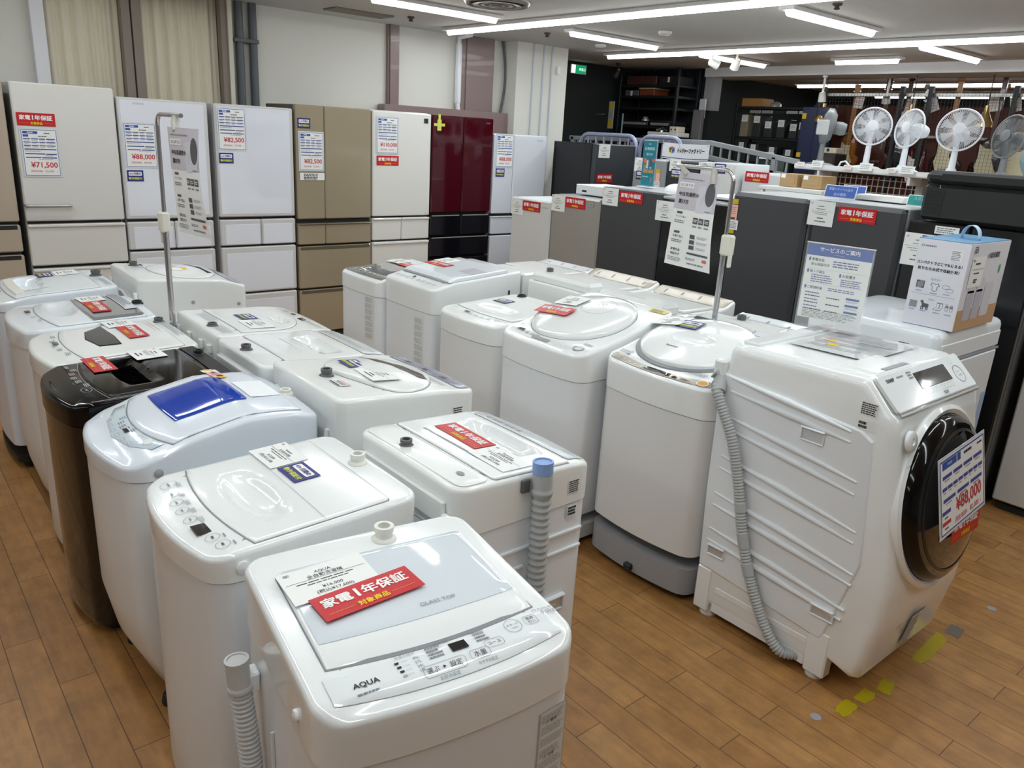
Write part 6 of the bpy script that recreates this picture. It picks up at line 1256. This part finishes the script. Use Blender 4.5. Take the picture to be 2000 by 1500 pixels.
# wood board wall behind guitars and pipes/rails
struct(MB().box(-5.6,-1.0,9.5,9.56,0.0,2.34,BRNWALL),'wall_guitar_board')
t=thing('grid_partition','black wire grid panel hanging in front of the guitars','wire panel')
for x in(-5.1,-4.2,-3.9,-3.1): MB().box(x-.022,x+.022,8.80,8.85,0,2.5,RACK,.003).obj('post',t)
g=MB()
for i in range(60): x=-5.1+i*.035; g.box(x-.0009,x+.0009,8.793,8.796,1.5,2.45,RACK)
for i in range(28): z=1.5+i*.035; g.box(-5.1,-3.0,8.789,8.792,z-.0009,z+.0009,RACK)
g.obj('grid',t)
MB().box(-5.15,-1.6,8.855,8.885,2.4,2.435,SILV,.003).obj('rail',t); MB().box(-5.15,-1.6,9.35,9.38,2.0,2.03,SILV,.003).obj('rail',t)
def guitar(label,x,y,z,body,neck,kind,guard=None,s=1,tagr=0):
    t=thing('guitar',label,'guitar',T(x,y,z),'guitars on the wire panel'); n=40; P=[]
    for i in range(n):
        a=2*PI*i/n; v=math.cos(a); u=math.sin(a); wd_=.165 if v<0 else .125
        u_=u*wd_*(1-.22*math.exp(-((v-.12)/.28)**2)); v_=v*.22+(.05 if (kind=='e' and v>.6 and abs(u)>.35) else 0)-(.07 if (kind=='e' and v>.93) else 0)
        P.append((u_*s,v_*s))
    g=MB(); M=Matrix.Rotation(PI/2,4,'X'); g.rings([[(u*.95,v*.95,.0) for u,v in P],[(u,v,.008) for u,v in P],[(u,v,.05) for u,v in P],[(u*.96,v*.96,.056) for u,v in P]],body,True,True,True,True,M); g.obj('body',t)
    g=MB(); g.box(-.024,.024,-.062,-.035,.12*s,.72*s,neck,.004); g.obj('neck',t)
    g=MB(); g.box(-.035,.035,-.058,-.035,.72*s,.88*s,neck,.008)
    for k in range(3):
        for sg in(-1,1): g.box(sg*.035-.008,sg*.035+.008,-.055,-.04,.745*s+.04*k,.755*s+.04*k,CHROME)
    g.obj('headstock',t)
    if guard: 
        pg=[(-.03,.10),(-.075,.13),(-.07,.03),(-.085,-.03),(-.06,-.11),(.03,-.12),(.08,-.08),(.05,-.03),(.03,.02),(.03,.1)]
        g=MB(); g.rings([[(u*s*1.2,v*s*1.2,.057) for u,v in pg],[(u*s*1.2,v*s*1.2,.06) for u,v in pg]],guard,True,True,False,True,M); g.obj('pickguard',t)
    g=MB(); g.box(-.05,.05,-.062,-.055,-.12*s,-.10*s,CHROME if kind=='e' else REDW); g.obj('bridge',t)
    if kind=='a': g=MB(); g.lathe([(.045,.057),(.045,.0585),(.001,.0585)],INK,24,M@Matrix.Translation((0,.03,0))); g.obj('sound_hole',t)
    if tagr: 
        g=MB(); g.box(-.05,.05,-.075,-.072,.5,.64,PAPER,M=Matrix.Rotation(tagr,4,'Y')); g.lines(0,.57,.08,.1,4,lambda u,v:(u*math.cos(tagr)+v*math.sin(tagr),-.0765,-u*math.sin(tagr)+v*math.cos(tagr)),PRED,3,.25); g.obj('price_tag',t)
SUN=mat('amber sunburst','#a5631b',.15,coat=.7); DWN=mat('dark walnut body','#2a1713',.2,coat=.6); DRED=mat('dark red body','#5c0f16',.15,coat=.7); MAP=mat('maple neck','#a9743a',.35); ROS=mat('rosewood neck','#4a2a1c',.4); CRM=mat('cream pickguard','#d8cfae',.35); NBK=mat('black body','#121214',.15,coat=.7); BLG=mat('pale blue body','#8fb6bd',.2,coat=.6); MRED=mat('mahogany body','#4f241a',.25,coat=.5)
guitar('amber sunburst violin bass behind the covered grey fan',-4.76,8.98,1.78,SUN,MAP,'e',CRM,.85,.1)
guitar('mahogany guitar beside the amber bass',-4.52,9.2,1.82,MRED,ROS,'e',None,.9)
guitar('large black acoustic guitar behind the first white fan',-4.3,9.25,1.76,NBK,ROS,'a',None,1.15,.08)
guitar('dark red guitar behind the sideways white fan',-4.02,9.1,1.66,DRED,NBK,'e',WPR,.95,-.35)
guitar('dark walnut bass with a cream pickguard between the fans',-3.68,9.0,1.80,DWN,MAP,'e',CRM,1.05,-.4)
guitar('dark walnut acoustic guitar behind the fan over the cooler',-3.32,9.15,1.78,DWN,MRED,'a',CRM,1.15,-.1)
guitar('pale blue guitar with a cream pickguard behind the right grey fan',-3.0,8.98,1.78,BLG,MAP,'e',CRM,1.0,-.2)
for x,lab in((-4.98,'brass coloured bell lamp shade near the blue panel'),(-4.0,'brass coloured bell lamp shade behind the sideways fan'),(-3.27,'pale brass lamp shade left of the right grey fan')):
    t=thing('pendant_lamp',lab,'pendant lamp',T(x,8.66,2.2),'bell lamp shades'); MB().lathe([(.018,.11),(.022,.06),(.05,.0),(.085,-.06),(.09,-.09),(.085,-.09),(.045,0)],mat('brushed brass','#b9a06a',.25,metal=.8),24,cap=False).obj('lamp_shade',t); MB().tube([(0,0,.1),(0,0,CH-.1-2.2)],.006,RACK,6).obj('cord',t)
bx('amplifier','small cream fronted device beside the blue panel','audio unit',-4.78,-4.6,8.4,8.55,1.78,1.84,mat('cream device',0),extra=lambda g:g.box(-4.77,-4.74,8.395,8.4,1.8,1.83,INK).box(-4.71,-4.68,8.395,8.4,1.8,1.83,INK))
t=thing('device_stand','dark cabinet under the small cream device','cabinet',T(-4.80,8.36)); MB().box(0,.22,0,.25,0,1.778,mat('dark cabinet','#2c2422',.5),.005).obj('body',t); MB().box(.02,.2,-.006,0,1.5,1.74,mat('dark cabinet door','#39302c',.5),.003).obj('door',t)
# ======================= marks on the floor ========================
FT=mat('worn yellow floor tape','#a8960f',.35,noise=.1); FG=mat('grey floor dot','#9a9aa2',.4)
def blot(cx,cy,a,b,rot,m,name,label,cat,seed,group=None):
    r=random.Random(seed); n=22; P=[]
    for i in range(n):
        an=2*PI*i/n; k=1+r.uniform(-.13,.1); u,v=a*k*max(-.9,min(.9,math.cos(an)*1.2)),b*k*max(-.9,min(.9,math.sin(an)*1.2)); P.append((cx+u*math.cos(rot)-v*math.sin(rot),cy+u*math.sin(rot)+v*math.cos(rot)))
    g=MB(); g.rings([[(x,y,.0004) for x,y in P],[(x,y,.0012) for x,y in P]],m,False,True,False); return tag(g.obj(name),label,cat,group)
blot(-.905,2.36,.028,.05,.1,FT,'floor_tape','worn yellow floor tape piece nearest the camera','floor tape',1,'worn floor tape'); blot(-.895,2.475,.026,.045,0,FT,'floor_tape','second worn yellow floor tape piece from the camera','floor tape',2,'worn floor tape'); blot(-.875,2.585,.026,.045,.2,FT,'floor_tape','worn yellow floor tape piece at the lower front corner of the drum machine','floor tape',3,'worn floor tape'); blot(-.88,2.96,.03,.14,.05,FT,'floor_tape','long worn yellow floor tape piece under the drum machine front','floor tape',4,'worn floor tape')
blot(-.87,3.16,.03,.05,.1,mat('grey worn patch','#6b6458',.6),'worn_patch','dark worn patch on the floor past the yellow tape','floor mark',9)
for x,y,lab in((-.945,2.235,'grey round floor dot in front of the yellow tape'),(-.845,3.47,'grey round floor dot right of the drum machine'),(-.78,4.35,'far grey round floor dot on the right')):
    g=MB(); g.lathe([(.018,.0003),(.018,.001),(.001,.001)],FG,18,T(x,y)); tag(g.obj('floor_dot'),lab,'floor mark','grey floor dots')
